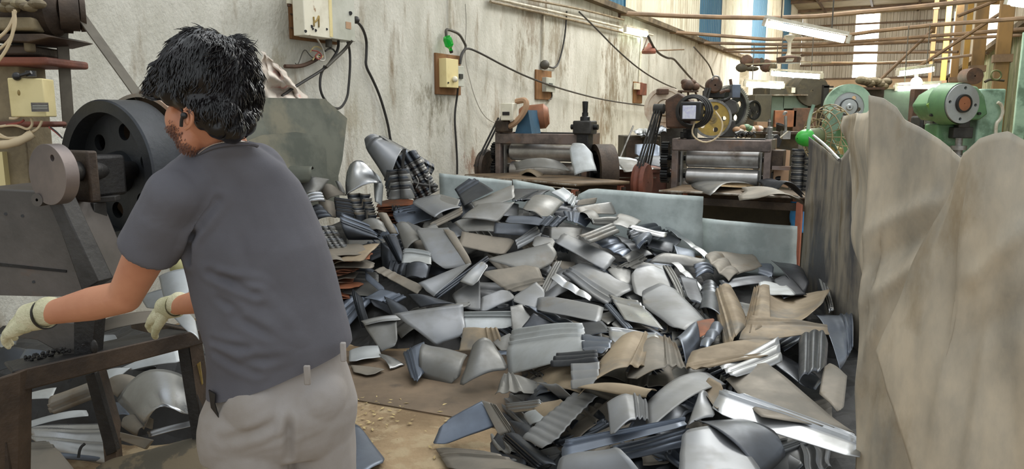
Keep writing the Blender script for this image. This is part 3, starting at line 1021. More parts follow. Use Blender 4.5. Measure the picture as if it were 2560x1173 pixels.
for k in range(6):
    r = .15 + .012 * (k % 3)
    obj('cable_coil', G().tube([at(O2, .2 + (r + .004 * k) * math.cos(a * .45), -.18 + .02 * k, 1.6 + r * math.sin(a * .45)) for a in range(15)], .011), 'cable_dark', m2)
obj('loose_wire', G().tube([at(O2, .24, -.2, 1.5), at(O2, .2, -.2, 1.35), at(O2, .35, -.2, 1.26), at(O2, .5, -.2, 1.33), at(O2, .54, -.2, 1.48), at(O2, .45, -.2, 1.6)], .009), 'wire_cream', m2)
for k in range(3):
    obj('top_block', bx(G(), O2, .02 + .03 * k, .12 + .03 * k, .05, .2, 1.31, 1.38 + .03 * k), 'iron_grey', m2, bev=.008)
obj('screw', G().lathe([(0, .02), (0, .04), (.05, .04), (.055, .025), (.12, .03), (.13, .02)], at(O2, .96, .1, 1.31), UP, 16), 'gear_steel', m2)
obj('journal_box', bx(G(), O2, 1.0, 1.12, 0, .22, 1.0, 1.2), 'iron_brown', m2, bev=.01)
obj('rail', bx(G(), O2, 1.02, 1.2, -.05, -.02, 1.0, 1.04), 'frame_steel', m2)


def bench(name, lab, A, B, dep, z, th, legs, top='bench_top', cat='bench'):
    """work bench: A, B front corners (x,y), dep along T"""
    A, B = V((A[0], A[1], 0)), V((B[0], B[1], 0))
    d = (B - A).normalized()
    back = UP.cross(d)
    t = thing(name, lab, cat, (A + B) / 2)
    g = G()

    def fn(u, v):
        p = A + d * (B - A).length * u + back * dep * v
        q = z + .012 * noise.noise(V((p.x * 2, p.y * 2, 0))) + .02 * u * (1 - v)
        return V((p.x, p.y, q))
    obj('top', g.grid(fn, 24, 8), top, t, solid=th)
    obj('front_edge', G().tube([fn(i / 12, 0) + UP * .0 for i in range(13)], .012), 'bench_edge', t)
    L = (B - A).length
    for u, v in legs:
        c = A + d * L * u + back * dep * v
        obj('leg', G().box(c + UP * (z - .03) / 2, (.055, .055, z - .03), (d, back, UP)), 'paint_post_red', t, bev=.004)
    obj('rail', G().box((A + B) / 2 + back * .04 + UP * (z - .08), (L, .04, .07), (d, back, UP)), 'iron_brown', t)
    obj('rail', G().box((A + B) / 2 + back * dep * .9 + UP * (z - .08), (L, .04, .07), (d, back, UP)), 'iron_brown', t)
    obj('back_panel', G().box((A + B) / 2 + back * (dep * .95) + UP * (z * .45), (L, .01, z * .8), (d, back, UP)), 'back_dark', t)
    return t


p0, p1 = P(1163, 440, 8.6), P(1442, 472, 7.3)
zb1 = .86


def onz(px, py, z):
    d = ray(px, py)
    return CAM + d * ((z - CAMZ) / d.z)


b1a, b1b = onz(1163, 440, .86), onz(1440, 468, .86)
bench('work_bench', 'worn wooden bench with ragged bright edge in front of the first rolling machine', b1a, b1b, .8, .86, .03, ((.03, .05), (.97, .05), (.03, .9), (.97, .9)))
q0, q1 = onz(1648, 478, .8), onz(2036, 500, .8)
bench('work_bench', 'brown bench with curled plates on top, in front of the second rolling machine', q0, q1, .75, .8, .02, ((.915, .02), (.93, .9), (.8, .9), (.03, .9)))


# ------------------------------------------------------------------ scrap sheets
RIBK = {'t': lambda u, v: v, 'b': lambda u, v: 1 - v, 'l': lambda u, v: u, 'r': lambda u, v: 1 - u}


def sheet_geo(c, rib=None, nr=3, band=.4, amp=.007, bulge=0., bax='u', dent=.012, seed=0, clip=None, wav=.02, curl=0.):
    """grid from four corners (tl, tr, br, bl); rib: edge beside which nr pressed grooves run"""
    tl, tr, br, bl = c
    w = ((tr - tl).length + (br - bl).length) / 2
    h = ((bl - tl).length + (br - tr).length) / 2
    nrm = (tr - tl + br - bl).cross(bl - tl + br - tr).normalized()
    if nrm.dot(CAM - tl) < 0:
        nrm = -nrm
    sz = min(w, h)
    nu, nv = 12, 12
    if rib in ('t', 'b'):
        nv = 34
    elif rib in ('l', 'r'):
        nu = 34
    elif rib == 'a':
        nv = 44
    elif rib == 'x':
        nu = 44
    rnd = random.Random(seed)
    ph = V((rnd.random() * 50, rnd.random() * 50, rnd.random() * 50))
    clips = []
    for k in range(4):
        clips.append(rnd.choice((0, 0, 0, .1, .22)) if clip is None else clip[k])
    cl = [(0, 0), (1, 0), (1, 1), (0, 1)]

    def fn(u, v):
        for (cu, cv), a in zip(cl, clips):
            if a:
                du, dv = abs(u - cu), abs(v - cv)
                s = du + dv
                if s < a:
                    k = (a - s) / 2
                    u += k if cu == 0 else -k
                    v += k if cv == 0 else -k
        e = 1.
        uu = u + wav * noise.noise(ph + V((v * 3.1, 5, 0))) * (1 if u < .5 else 1) * abs(2 * u - 1)
        vv = v + wav * noise.noise(ph + V((u * 3.1, 9, 0))) * abs(2 * v - 1)
        p = tl.lerp(tr, uu).lerp(bl.lerp(br, uu), vv)
        s = u if bax == 'u' else v
        z = bulge * sz * (4 * s * (1 - s) - .5)
        if curl:
            s2 = v if bax == 'u' else u
            z += curl * sz * (s2 - .5) ** 3 * 4
        z += dent * sz * 3.2 * noise.noise(ph + V((u * 1.7, v * 1.7, 2)))
        if rib in RIBK:
            s = RIBK[rib](u, v)
            if s < band:
                z += amp * (max(0, math.sin(2 * PI * nr * s / band - .6)) ** .7 * 2 - .6)
            elif s < band + .12:
                z += -amp * .6 * (1 - (s - band) / .12)
        elif rib in ('a', 'x'):
            s = v if rib == 'a' else u
            z += amp * (abs(math.sin(PI * nr * s)) ** .8 * 2 - 1)
        return p + nrm * z
    return G().grid(fn, nu, nv)


def sheet(c, m, label, seed=0, group='pressed steel scrap sheets in the heap', name='scrap_sheet', cat='scrap sheet', thick=.0022, **k):
    g = sheet_geo(c, seed=seed, **k)
    o = obj(name, g, m, solid=thick, ang=60)
    return tag(o, label, cat, group)


def pq(s):
    return [tuple(float(a) for a in q.split(',')) for q in s.split()]


def fixed(s, Y, tilt=.0, side=.0):
    """corners at a given depth: tilt brings the lower corners nearer"""
    q = pq(s)
    ys = [b for a, b in q]
    y0, y1 = min(ys), max(ys)
    xs = [a for a, b in q]
    x0, x1 = min(xs), max(xs)
    return [P(a, b, Y - tilt * ((b - y0) / max(1, y1 - y0) - .5) + side * ((a - x0) / max(1, x1 - x0) - .5)) for a, b in q]


# plates lying on the benches
for i, (s, z, m, lab) in enumerate((
        ('1700,440 1830,436 1905,458 1770,480', .84, 'steel_grey', 'grey wavy plate hanging between rollers and bench of the second rolling machine'),
        ('1860,462 2010,492 2000,503 1850,490', .86, 'steel_dusty', 'brownish plate lying at the right end of the second bench'),
        ('1880,446 2000,474 2012,482 1930,470', .87, 'steel_dark', 'dark torn plate at the back right of the second bench'),
        ('1255,425 1370,430 1345,441 1290,436', .875, 'steel_brown', 'small tan offcut lying flat on the first bench'))):
    c = [onz(a, b, z + .02 * ((j + i) % 2)) for j, (a, b) in enumerate(pq(s))]
    sheet(c, m, lab, seed=500 + i, group='plates on the benches', cat='steel plate', name='steel_plate', bulge=.1, dent=.03, wav=.08)
sheet(fixed('1285,402 1400,398 1437,430 1290,420', 8.15, .1), 'steel_grey', 'arched grey plate coming out of the rollers of the first machine', 511, 'plates on the benches', 'steel_plate', 'steel plate', bulge=.5, bax='u', dent=.02)
sheet(fixed('1420,358 1476,362 1492,425 1436,438', 7.9, .25), 'steel_pale', 'pale upright plate with bent top leaning on the right of the first machine', 512, 'plates on the benches', 'steel_plate', 'steel plate', bulge=.12, clip=(.2, .3, 0, 0))
# galvanised barrier
for i, (s, Y, sd, lab) in enumerate((
        ('1098,433 1280,452 1283,560 1100,560', 6.75, -.1, 'leftmost galvanised barrier sheet, below the straight dark cable'),
        ('1281,449 1436,478 1440,600 1283,600', 6.6, -.2, 'galvanised barrier sheet with a cut corner below the first bench'),
        ('1442,468 1760,492 1754,640 1446,640', 6.45, -.25, 'long bright galvanised barrier sheet with a white glare spot'),
        ('1756,546 1994,566 1990,690 1754,690', 6.4, -.2, 'low plain galvanised sheet between glare sheet and red bench leg'))):
    c = fixed(s, Y, 0, sd)
    g = sheet_geo(c, seed=520 + i, dent=.006, wav=.01, clip=((.0, .0, 0, 0), (0, .35, 0, 0), (.12, 0, 0, 0), (0, 0, 0, 0))[i])
    t = obj('barrier_sheet', g, 'galvanised', solid=.003)
    tag(t, lab, 'barrier sheet', 'galvanised barrier sheets behind the heap')
# things between the machines
t = thing('side_table', 'brown table loaded with dark cut sheets between the two rolling machines', 'table', P(1590, 440, 9.2))
tb = P(1590, 425, 9.2)
g = G()
bxp(g, 1528, 424, 1680, 432, 9.0, .9)
obj('top', g, 'table_brown', t)
obj('front_panel', bxp(G(), 1532, 432, 1676, 500, 9.02, .03), 'table_brown', t)
obj('bright_rail', bxp(G(), 1530, 443, 1640, 446, 8.98, .02), 'bench_edge', t)
for x in (1534, 1668):
    obj('leg', bxp(G(), x, 432, x + 8, 560, 8.98, .05), 'iron_brown', t)
for i, (s, z, m, lab) in enumerate((
        ('1530,398 1590,400 1640,425 1560,430', 1.0, 'steel_grey', 'flat grey sheet on top of the side table pile'),
        ('1535,390 1585,396 1600,404 1550,410', 1.03, 'steel_pale', 'pale sheet at the left of the side table pile'),
        ('1585,392 1660,388 1665,420 1610,410', 1.05, 'steel_dark', 'dark green-grey sheet at the right of the side table pile'),
        ('1530,412 1575,415 1580,424 1532,424', .98, 'steel_pale', 'small pale strip at the front of the side table'))):
    sheet([P(a, b, 9.2 - (b - 395) * .012) for a, b in pq(s)], m, lab, 530 + i, 'sheets on the side table', 'steel_plate', 'steel plate', wav=.08)
sheet(fixed('1588,362 1650,360 1650,395 1586,392', 10.2, .2), 'steel_blue', 'bluish block of stacked sheets behind the side table', 540, 'sheets on the side table', 'steel_plate', 'steel plate', thick=.02)
t = thing('dark_cabinet', 'dark low cabinet against the left wall behind the first machine pulley', 'cabinet', P(1590, 380, 10.8))
obj('body', bxp(G(), 1560, 340, 1650, 420, 10.8, .6), 'back_dark', t, bev=.01)
obj('door', bxp(G(), 1566, 350, 1605, 415, 10.78, .02), 'iron_brown', t, bev=.004)
obj('door', bxp(G(), 1608, 350, 1645, 415, 10.78, .02), 'iron_brown', t, bev=.004)
for k in range(8):
    random.seed(60 + k)
    x, y = 1582 + k * 8, 318 + random.uniform(0, 14)
    sheet(fixed(f'{x},{y} {x+26},{y-4} {x+30},{y+10} {x+4},{y+14}', 10.8 - k * .03, .3), random.choice(('steel_grey', 'steel_dark', 'steel_pale')), 'small crumpled sheet in the pile on the dark cabinet', 550 + k, 'crumpled sheets on the dark cabinet', dent=.08, wav=.1)
tag(obj('metal_rod', G().tube([P(1548, 400, 9.6), P(1583, 315, 9.9)], .012), 'gear_steel'), 'thin steel rod leaning beside the dark cabinet', 'rod')
# ------------------------------------------------------------------ presses at the back
tdir = V((.25, .97, 0)).normalized()
t = thing('rear_press', 'press with large dirty white flywheel behind the gear machine', 'press', P(1655, 420, 11.5))
obj('flywheel', G().lathe([(0, .13), (0, .21), (.02, .21), (.02, .25), (0, .26), (0, .31), (.12, .31), (.12, .1), (0, .13)], P(1662, 270, 11.2), V((.35, .93, 0)), 48), 'white_wheel', t)
obj('hub', G().lathe([(-.06, .01), (-.06, .1), (.02, .12), (.1, .12)], P(1662, 270, 11.2), V((.35, .93, 0)), 28), 'white_wheel', t)
obj('shaft', G().cyl(P(1662, 270, 11.0), P(1700, 270, 11.6), .05), 'iron_brown', t)
obj('frame', bxp(G(), 1640, 310, 1716, 470, 11.4, .5), 'iron_grey', t, bev=.02)
obj('bracket', bxp(G(), 1646, 222, 1672, 236, 11.1, .2), 'rust_dark', t, bev=.01)
t = thing('dusty_motor', 'brown dusty motor on spindly legs behind the meter box', 'motor', P(1722, 230, 11.2))
for (dx, dy, r) in ((0, 0, .1), (18, 3, .07), (-8, -8, .06), (12, -8, .05)):
    obj('casing', G().ball(P(1720 + dx, 214 + dy, 11.2), (r, r, r * .85), nu=12, nv=8), 'rust_dark', t)
obj('base', bxp(G(), 1696, 226, 1746, 230, 11.1, .3), 'rust_dark', t)
for x, x2 in ((1704, 1692), (1720, 1722), (1738, 1752)):
    obj('leg', G().tube([P(x, 228, 11.2), P(x2, 268, 11.3)], .016), 'rust_dark', t)
t = thing('gear_press', 'machine with yellow five-hole pulley and large steel gear wheel behind the rear rollers', 'press', P(1790, 420, 9.8))
wheel(t, P(1781, 297, 9.6), V((.12, .99, 0)), .245, .09, 'gear_steel', 'yellow_paint', 5, rim=.12, hub=.27, hr=.13, hd=.6, web=.12)
gc = P(1832, 270, 10.1)
ga = V((-.45, .89, 0)).normalized()
e1 = UP
e2 = ga.cross(UP).normalized()
pts = []
for k in range(64):
    for q, rr in ((0, .285), (.3, .285), (.45, .305), (.8, .305)):
        a = 2 * PI * (k + q) / 64
        pts.append((rr * math.cos(a), rr * math.sin(a)))
obj('gear_wheel', G().plate([pts, circ(.245, 40)], gc, e1, e2, ga * .1), 'gear_steel', t, smooth=False)
obj('gear_web', G().plate([circ(.25, 40)] + [circ(.045, 14, .16 * math.cos(2 * PI * k / 5), .16 * math.sin(2 * PI * k / 5)) for k in range(5)], gc + ga * .03, e1, e2, ga * .03), 'gear_dark', t, smooth=False)
obj('gear_hub', G().lathe([(-.05, .01), (-.05, .05), (-.04, .08), (.08, .09)], gc, ga, 24), 'gear_steel', t)
obj('connecting_arm', G().prism([P(1805, 262, 9.9), P(1822, 246, 9.9), P(1842, 254, 9.9), P(1845, 280, 9.9), P(1820, 292, 9.9)], V((0, .06, 0))), 'iron_grey', t, bev=.01)
obj('frame', bxp(G(), 1800, 300, 1838, 345, 9.9, .3), 'iron_grey', t, bev=.02)
obj('guard_arch', G().tube([P(1752, 262, 9.9), P(1775, 250, 9.9), P(1812, 252, 9.9), P(1830, 240, 9.9)], .018), 'iron_black', t)
mo = obj('motor', G().lathe([(0, .01), (0, .08), (.03, .1), (.2, .1), (.22, .02)], P(1788, 213, 9.8), V((.1, 1, 0)), 24), 'rust_dark', t)
obj('motor_base', bxp(G(), 1768, 225, 1812, 245, 9.9, .25), 'iron_black', t, bev=.01)
for x, x2 in ((1770, 1745), (1776, 1758), (1764, 1750)):
    obj('belt_strand', G().tube([P(x, 220, 9.8), P(x2, 290, 9.7)], .014), 'belt_dark', t)
obj('lifting_loop', G().tube([P(1780, 200, 9.8), P(1784, 190, 9.8), P(1796, 190, 9.8), P(1800, 200, 9.8)], .012), 'gear_steel', t)
sw = obj('control_box', bxp(G(), 1831, 211, 1851, 245, 9.3, .12), 'steel_blue', t, bev=.008)
obj('lever', G().tube([P(1826, 198, 9.3), P(1828, 212, 9.3)], .018), 'rust_dark', t)
obj('linkage', G().tube([P(1800, 232, 9.4), P(1818, 225, 9.4), P(1838, 232, 9.4)], .02), 'rust_dark', t)
t = thing('small_flywheel', 'small dark flywheel right of the steel gear wheel', 'flywheel', P(1885, 275, 11.5))
wheel(t, P(1886, 276, 11.5), V((-.5, .87, 0)), .15, .06, 'gear_dark', 'iron_grey', 4)
t = thing('cloth_pile', 'green and white rags on the machine bed right of the yellow pulley', 'rags', P(1860, 335, 9.6))
for k in range(8):
    random.seed(k + 5)
    obj('rag', G().ball(P(1842 + 8 * k, 322 + random.uniform(-8, 8), 9.9), (.06, .05, .04), nu=8, nv=6), ('green_paint' if k in (3, 4) else 'cloth_white' if k % 2 else 'cardboard'), t)
t = thing('cable_heap', 'heap of black cables on the rear rolling machine', 'cables', P(1870, 342, 9.0))
for k in range(12):
    random.seed(k)
    pts = [P(1838 + 6 * i + random.uniform(-3, 3), 336 + random.uniform(-7, 8), 9.1 + random.uniform(-.1, .1)) for i in range(9)]
    obj('cable', G().tube(pts, .012, 5), 'cable_dark', t)
# dark machine block and shelves at the back
t = thing('back_machine', 'big dark machine with arched hood below the far tube light', 'machine', P(1990, 320, 16))
obj('cabinet', bxp(G(), 1888, 236, 1926, 320, 16, 1), 'back_dark', t, bev=.02)
obj('body', bxp(G(), 1926, 216, 2062, 400, 16.5, 1.2), 'back_dark', t, bev=.02)
obj('teal_panel', bxp(G(), 1958, 240, 2020, 272, 16.4, .1), 'back_teal', t, bev=.01)
obj('teal_panel', bxp(G(), 1930, 238, 1956, 340, 16.4, .1), 'back_teal', t, bev=.01)
obj('shelf_edge', bxp(G(), 1924, 236, 2020, 239, 16.2, .2), 'bench_edge', t)
obj('hood', G().lathe([(0, .01), (0, .34), (.5, .36), (1, .3), (1, .01)], P(2032, 226, 16.3), V((0, 1, 0)), 24), 'back_dark', t)
obj('notice', bxp(G(), 1980, 219, 1988, 232, 16.3, .03), 'white_box', t)
obj('rust_panel', bxp(G(), 1938, 276, 1990, 318, 16.2, .1), 'copper_brown', t, bev=.01)
obj('lower_door', bxp(G(), 1985, 270, 2040, 330, 16.2, .1), 'rust_dark', t, bev=.01)
obj('post', bxp(G(), 2060, 212, 2066, 330, 16, .1), 'iron_black', t)
obj('rail', bxp(G(), 2060, 215, 2084, 219, 16, .1), 'iron_black', t)
t = thing('back_cupboard', 'beige cupboard frame between dark machine and pale green wheel', 'cupboard', P(2090, 270, 18))
obj('body', bxp(G(), 2068, 222, 2140, 400, 18, .6), 'back_beige', t, bev=.01)
obj('shelf', bxp(G(), 2064, 218, 2142, 223, 17.9, .5), 'conduit', t)
obj('door', bxp(G(), 2074, 230, 2098, 330, 17.97, .03), 'cardboard', t, bev=.01)
t = thing('back_counter', 'cluttered counter with tins and tools behind the right roller frame', 'counter', P(1920, 345, 10.5))
obj('top', bxp(G(), 1905, 330, 2010, 336, 10.4, .6), 'iron_brown', t)
obj('front', bxp(G(), 1910, 336, 2006, 480, 10.6, .4), 'back_dark', t)
for i, (x, y, w, h, m, nm, lab, cat) in enumerate(((1918, 298, 10, 20, 'gear_steel', 'steel_can', 'tall steel can on the cluttered counter', 'can'),
                                      (1888, 305, 26, 14, 'cardboard', 'carton', 'small brown carton left of the steel can', 'box'),
                                      (1908, 316, 18, 14, 'steel_grey', 'oil_tin', 'squat grey tin at the left end of the cluttered counter', 'tin'),
                                      (1934, 310, 22, 18, 'iron_grey', 'metal_bowl', 'dark metal bowl on the cluttered counter', 'bowl'))):
    c = P(x + w / 2, y + h, 10.2)
    hh = h * 10.2 / F
    r = w * 10.2 / F / 2
    if nm == 'carton':
        g = G().box(c + UP * hh / 2, (2 * r, .15, hh))
    elif nm == 'metal_bowl':
        g = G().lathe([(0, .005), (0, r * .5), (hh, r), (hh, r * .93), (.01, r * .45), (.01, .005)], c, V((.2, -.3, 1)), 20)
    else:
        g = G().lathe([(0, .005), (0, r), (hh * .7, r), (hh * .78, r * .7), (hh, r * .6), (hh, .005)], c, UP, 20)
    tag(obj(nm, g, m), lab, cat)
t = thing('pillar_tap', 'upright bright tool rod with a bent head on the cluttered counter', 'tool', P(1964, 330, 10.0))
obj('rod', G().cyl(P(1964, 330, 10), P(1964, 290, 10), .02), 'gear_steel', t)
obj('head', G().tube([P(1960, 288, 10), P(1962, 280, 10), P(1967, 282, 10)], .02), 'gear_steel', t)
obj('base_block', bxp(G(), 1958, 328, 1976, 348, 9.95, .1), 'gear_steel', t)
tag(obj('metal_rod', G().tube([P(1926, 365, 9.2), P(1970, 328, 9.2)], .009), 'conduit'), 'thin white rod leaning diagonally right of the rear rollers', 'rod')
t = thing('control_panel', 'dark box with knobs standing right of the rear roller frame', 'control box', P(1930, 360, 8.8))
obj('body', G().prism([P(1925, 345, 8.8), P(1945, 335, 8.8), P(1956, 352, 8.8), P(1950, 370, 8.8), P(1926, 368, 8.8)], V((0, .2, 0))), 'iron_black', t, bev=.01)
obj('knob', G().ball(P(1933, 378, 8.7), .03), 'gear_steel', t)
tag(obj('cardboard_sheet', G().prism([P(1939, 372, 7.9), P(1976, 376, 7.9), P(1970, 470, 7.8), P(1932, 462, 7.8)], V((0, .02, 0))), 'cardboard'), 'tan cardboard sheet standing beside the coil of strip steel', 'cardboard')
for j, (cx, Y, w, y0, y1, lab) in enumerate(((1992, 7.6, 34, 372, 482, 'tall stack of steel rings beside the tan cardboard'), (2018, 7.5, 22, 380, 482, 'narrower stack of steel rings behind the dusty upright plates'))):
    t = thing('ring_stack', lab, 'ring stack', P(cx, y1, Y), 'stacks of steel rings')
    a, b = P(cx, y1, Y), P(cx, y0, Y)
    r = w / 2 * Y / F
    n = 22
    for k in range(n):
        h = (b.z - a.z) / n
        random.seed(k + 90 * j)
        obj('ring', G().lathe([(0, r * .6), (0, r), (h * .8, r), (h * .8, r * .6), (0, r * .6)], V((a.x + random.uniform(-.004, .004), a.y, a.z + h * k)), UP, 24), 'gear_steel' if k % 3 else 'steel_dark', t)
    obj('base', G().cyl(V((a.x, a.y, 0)), V((a.x, a.y, a.z)), r), 'iron_brown', t)
for k, x in enumerate((1998, 2003, 2009)):
    tag(obj('steel_strip', G().box(P(x, 363, 7.6), (.02, .01, .09)), 'steel_shiny'), 'bright strip end sticking out of the ring stack', 'strip', 'strips on the ring stack')
# blue sack
g = G()
random.seed(3)


def sack(u, v):
    a = P(1990 + 18 * v, 505 + 75 * v, 6.95)
    r = .05 + .07 * v
    w = 1 + .2 * noise.noise(V((u * 9, v * 5, 0)))
    return a + V((math.cos(2 * PI * u) * r * w, math.sin(2 * PI * u) * r * .5 * w, 0))


tag(obj('plastic_sack', G().grid(sack, 20, 12), 'blue_plastic', solid=.004), 'bright blue plastic sack hanging behind the red bench leg', 'sack')

# ------------------------------------------------------------------ pedestal fan
t = thing('pedestal_fan', 'industrial fan with bright green motor and rusty wire guard', 'fan', P(2050, 480, 7.2))
fc = P(2052, 342, 7.2)
fx = V((.9, .35, .05)).normalized()
m_a = P(2010, 345, 7.1)
obj('motor_cap', G().lathe([(-.08, .005), (-.07, .04), (-.04, .065), (0, .08), (.05, .085)], m_a, fx, 28), 'fan_green', t)
obj('motor_body', G().lathe([(.05, .08), (.07, .086), (.2, .086), (.23, .05), (.23, .005)], m_a, fx, 28), 'motor_green', t)
hub = m_a + fx * .3
a1 = UP
a2 = fx.cross(UP).normalized()
for k in range(20):
    an = 2 * PI * k / 20
    d = a1 * math.cos(an) + a2 * math.sin(an)
    obj('guard_wire', G().tube([hub - fx * .13 + d * .1, hub - fx * .1 + d * .25, hub + d * .3, hub + fx * .08 + d * .24, hub + fx * .12 + d * .06], .0045, 5), 'fan_wire', t)
for r, off in ((.3, 0), (.25, -.09), (.17, -.12), (.1, -.13), (.25, .08)):
    pts = [hub + fx * off + (a1 * math.cos(2 * PI * k / 28) + a2 * math.sin(2 * PI * k / 28)) * r for k in range(29)]
    obj('guard_ring', G().tube(pts, .006, 5, 0), 'fan_wire', t)
for k in range(3):
    an = k * 2.09 + .4
    d = a1 * math.cos(an) + a2 * math.sin(an)
    e = fx.cross(d)
    obj('blade', G().box(hub + d * .15, (.22, .1, .006), (d, (e + fx * .5).normalized(), (fx - e * .5).normalized())), 'green_pale', t, bev=.002)
obj('yoke', G().tube([P(2034, 262, 7.1), P(2022, 300, 7.1), P(2018, 350, 7.1), P(2036, 420, 7.2)], .016), 'green_pale', t)
obj('tripod_cap', G().lathe([(0, .09), (.05, .08), (.07, .04), (.07, .01)], P(2084, 384, 7.2), UP, 20), 'yellow_paint', t)
obj('pole', G().cyl(P(2084, 390, 7.2), V((P(2084, 390, 7.2).x, 7.2, 0)), .025), 'motor_green', t)
# ------------------------------------------------------------------ pale green wheel press
t = thing('wheel_press', 'press with pale green flywheel behind the wire fan', 'press', P(2125, 420, 10.5))
wa = V((.15, .99, 0))
cw = P(2122, 268, 10.2)
obj('rim', G().lathe([(0, .2), (0, .31), (.1, .31), (.1, .2), (0, .2)], cw, wa, 48), 'green_pale', t)
obj('web', G().plate([circ(.2, 36)] + [circ(.03, 14, .14 * math.cos(1.3 * k + .5), .14 * math.sin(1.3 * k + .5)) for k in range(4)], cw + wa * .02, UP, wa.cross(UP), wa * .03), 'steel_pale', t, smooth=False)
obj('hub', G().lathe([(-.05, .01), (-.05, .035), (-.03, .05), (-.03, .1), (.0, .11), (.03, .11)], cw, wa, 28), 'steel_pale', t)
obj('hub_ring', G().lathe([(-.01, .105), (-.01, .12), (.01, .12)], cw, wa, 28), 'dark_plastic', t)
obj('frame', bxp(G(), 2090, 300, 2160, 480, 10.4, .5), 'green_paint', t, bev=.03)
t = thing('dusty_motor', 'brown dust-covered motor above the pale green flywheel', 'motor', P(2170, 225, 10.6))
for k in range(9):
    random.seed(k * 3 + 1)
    obj('casing', G().ball(P(2152 + 8 * k, 212 + random.uniform(-14, 4), 10.8), (.07, .1, .06), nu=10, nv=7), 'column_paint', t)
obj('base', bxp(G(), 2150, 218, 2212, 224, 10.6, .4), 'rust_dark', t)
obj('stand', bxp(G(), 2165, 224, 2205, 300, 10.7, .3), 'iron_brown', t)
# green press at right
t = thing('green_press', 'bright green power press with big grey flange, right background', 'press', P(2385, 420, 9.0))
Yp = 9.0
gp = G().prism([P(2318, 262, Yp), P(2335, 236, Yp), P(2368, 216, Yp), P(2410, 212, Yp), P(2444, 216, Yp), P(2462, 240, Yp), P(2470, 285, Yp), P(2450, 300, Yp), P(2420, 300, Yp), P(2370, 304, Yp), P(2340, 300, Yp), P(2322, 280, Yp)], V((0, .35, 0)))
obj('head', gp, 'green_paint', t, bev=.02)
obj('lime_cover', G().prism([P(2320, 262, Yp - .02), P(2336, 234, Yp - .02), P(2362, 218, Yp - .02), P(2378, 216, Yp - .02), P(2350, 250, Yp - .02), P(2352, 285, Yp - .02), P(2372, 302, Yp - .02), P(2342, 298, Yp - .02), P(2326, 282, Yp - .02)], V((0, .04, 0))), 'green_lime', t)
fc = P(2404, 259, Yp - .18)
fa = V((-.22, .97, 0)).normalized()
obj('flange_barrel', G().lathe([(0, .24), (.25, .25)], fc, fa, 40), 'green_paint', t)
obj('flange', G().plate([circ(.23, 44)] + [circ(.02, 12, .18 * math.cos(PI / 2 * k + .1), .18 * math.sin(PI / 2 * k + .1)) for k in range(4)], fc - fa * .02, UP, fa.cross(UP), fa * .03), 'steel_pale', t, smooth=False)
obj('flange_ring', G().lathe([(-.05, .085), (-.05, .105), (-.02, .108)], fc, fa, 32), 'dark_plastic', t)
obj('shaft_end', G().lathe([(-.045, .005), (-.045, .085), (-.02, .09)], fc, fa, 28), 'copper_brown', t)
for (x, y) in ((2432, 224), (2450, 284), (2360, 246), (2330, 288)):
    obj('bolt', G().lathe([(0, .005), (0, .018), (.03, .018)], P(x, y, Yp - .04), V((0, 1, 0)), 10), 'gear_dark', t)
obj('column', bxp(G(), 2452, 222, 2496, 430, Yp + .05, .5), 'green_pale', t, bev=.02)
obj('ram', bxp(G(), 2385, 318, 2432, 346, Yp, .25), 'iron_grey', t, bev=.01)
obj('ram_neck', bxp(G(), 2398, 300, 2425, 320, Yp, .22), 'iron_grey', t, bev=.01)
obj('lower_frame', bxp(G(), 2345, 310, 2390, 420, Yp + .1, .3), 'green_paint', t, bev=.02)
obj('tool_stack', G().lathe([(0, .005), (0, .07), (.06, .07), (.06, .05), (.12, .05), (.12, .09), (.17, .09), (.17, .04), (.26, .04), (.26, .005)], P(2393, 400, Yp - .1), UP, 24), 'gear_steel', t)
obj('bed', bxp(G(), 2360, 400, 2470, 440, Yp - .2, .7), 'green_paint', t, bev=.02)
obj('hose', G().tube([P(2494, 256, Yp), P(2504, 262, Yp), P(2508, 280, Yp), P(2500, 300, Yp), P(2490, 308, Yp), P(2489, 345, Yp)], .02), 'conduit', t)
t = thing('rust_pillar', 'rusty brown pillar standing left of the green press', 'pillar', P(2295, 300, 11))
obj('shaft', bxp(G(), 2286, 222, 2304, 420, 11, .12), 'rust_dark', t, bev=.01)
obj('base_plate', bxp(G(), 2280, 405, 2310, 412, 10.9, .3), 'rust_dark', t)
t = thing('dark_lathe', 'small dark machine with bright spindle left of the green press', 'machine', P(2320, 300, 10.5))
obj('body', bxp(G(), 2304, 290, 2345, 400, 10.5, .3), 'iron_black', t, bev=.03)
obj('spindle', G().lathe([(0, .005), (0, .05), (.06, .05), (.06, .03), (.14, .03), (.14, .005)], P(2320, 312, 10.3), UP, 18), 'gear_steel', t)
t = thing('pale_panel', 'pale teal sheet panel behind the rusty pillar', 'panel', P(2250, 270, 13))
obj('panel', bxp(G(), 2200, 222, 2292, 400, 13, .05), 'back_teal', t, bev=.01)
obj('top_edge', bxp(G(), 2198, 219, 2294, 223, 12.98, .09), 'conduit_old', t)
t = thing('dark_drum', 'dark round drum hanging on the right wall beside a ring', 'drum', P(2438, 190, 12))
obj('drum', G().lathe([(0, .01), (0, .13), (.3, .13), (.3, .01)], P(2438, 190, 12), V((.1, 1, 0)), 24), 'rust_dark', t)
obj('hook_bar', G().tube([P(2462, 205, 12), P(2475, 198, 12), P(2510, 202, 12)], .02), 'back_dark', t)
tag(obj('hoop', G().tube([P(2490 + 13 * math.cos(a * PI / 10), 188 + 12 * math.sin(a * PI / 10), 11.9) for a in range(21)], .014), 'motor_green'), 'thin green hoop on the right wall next to the dark drum', 'hoop')

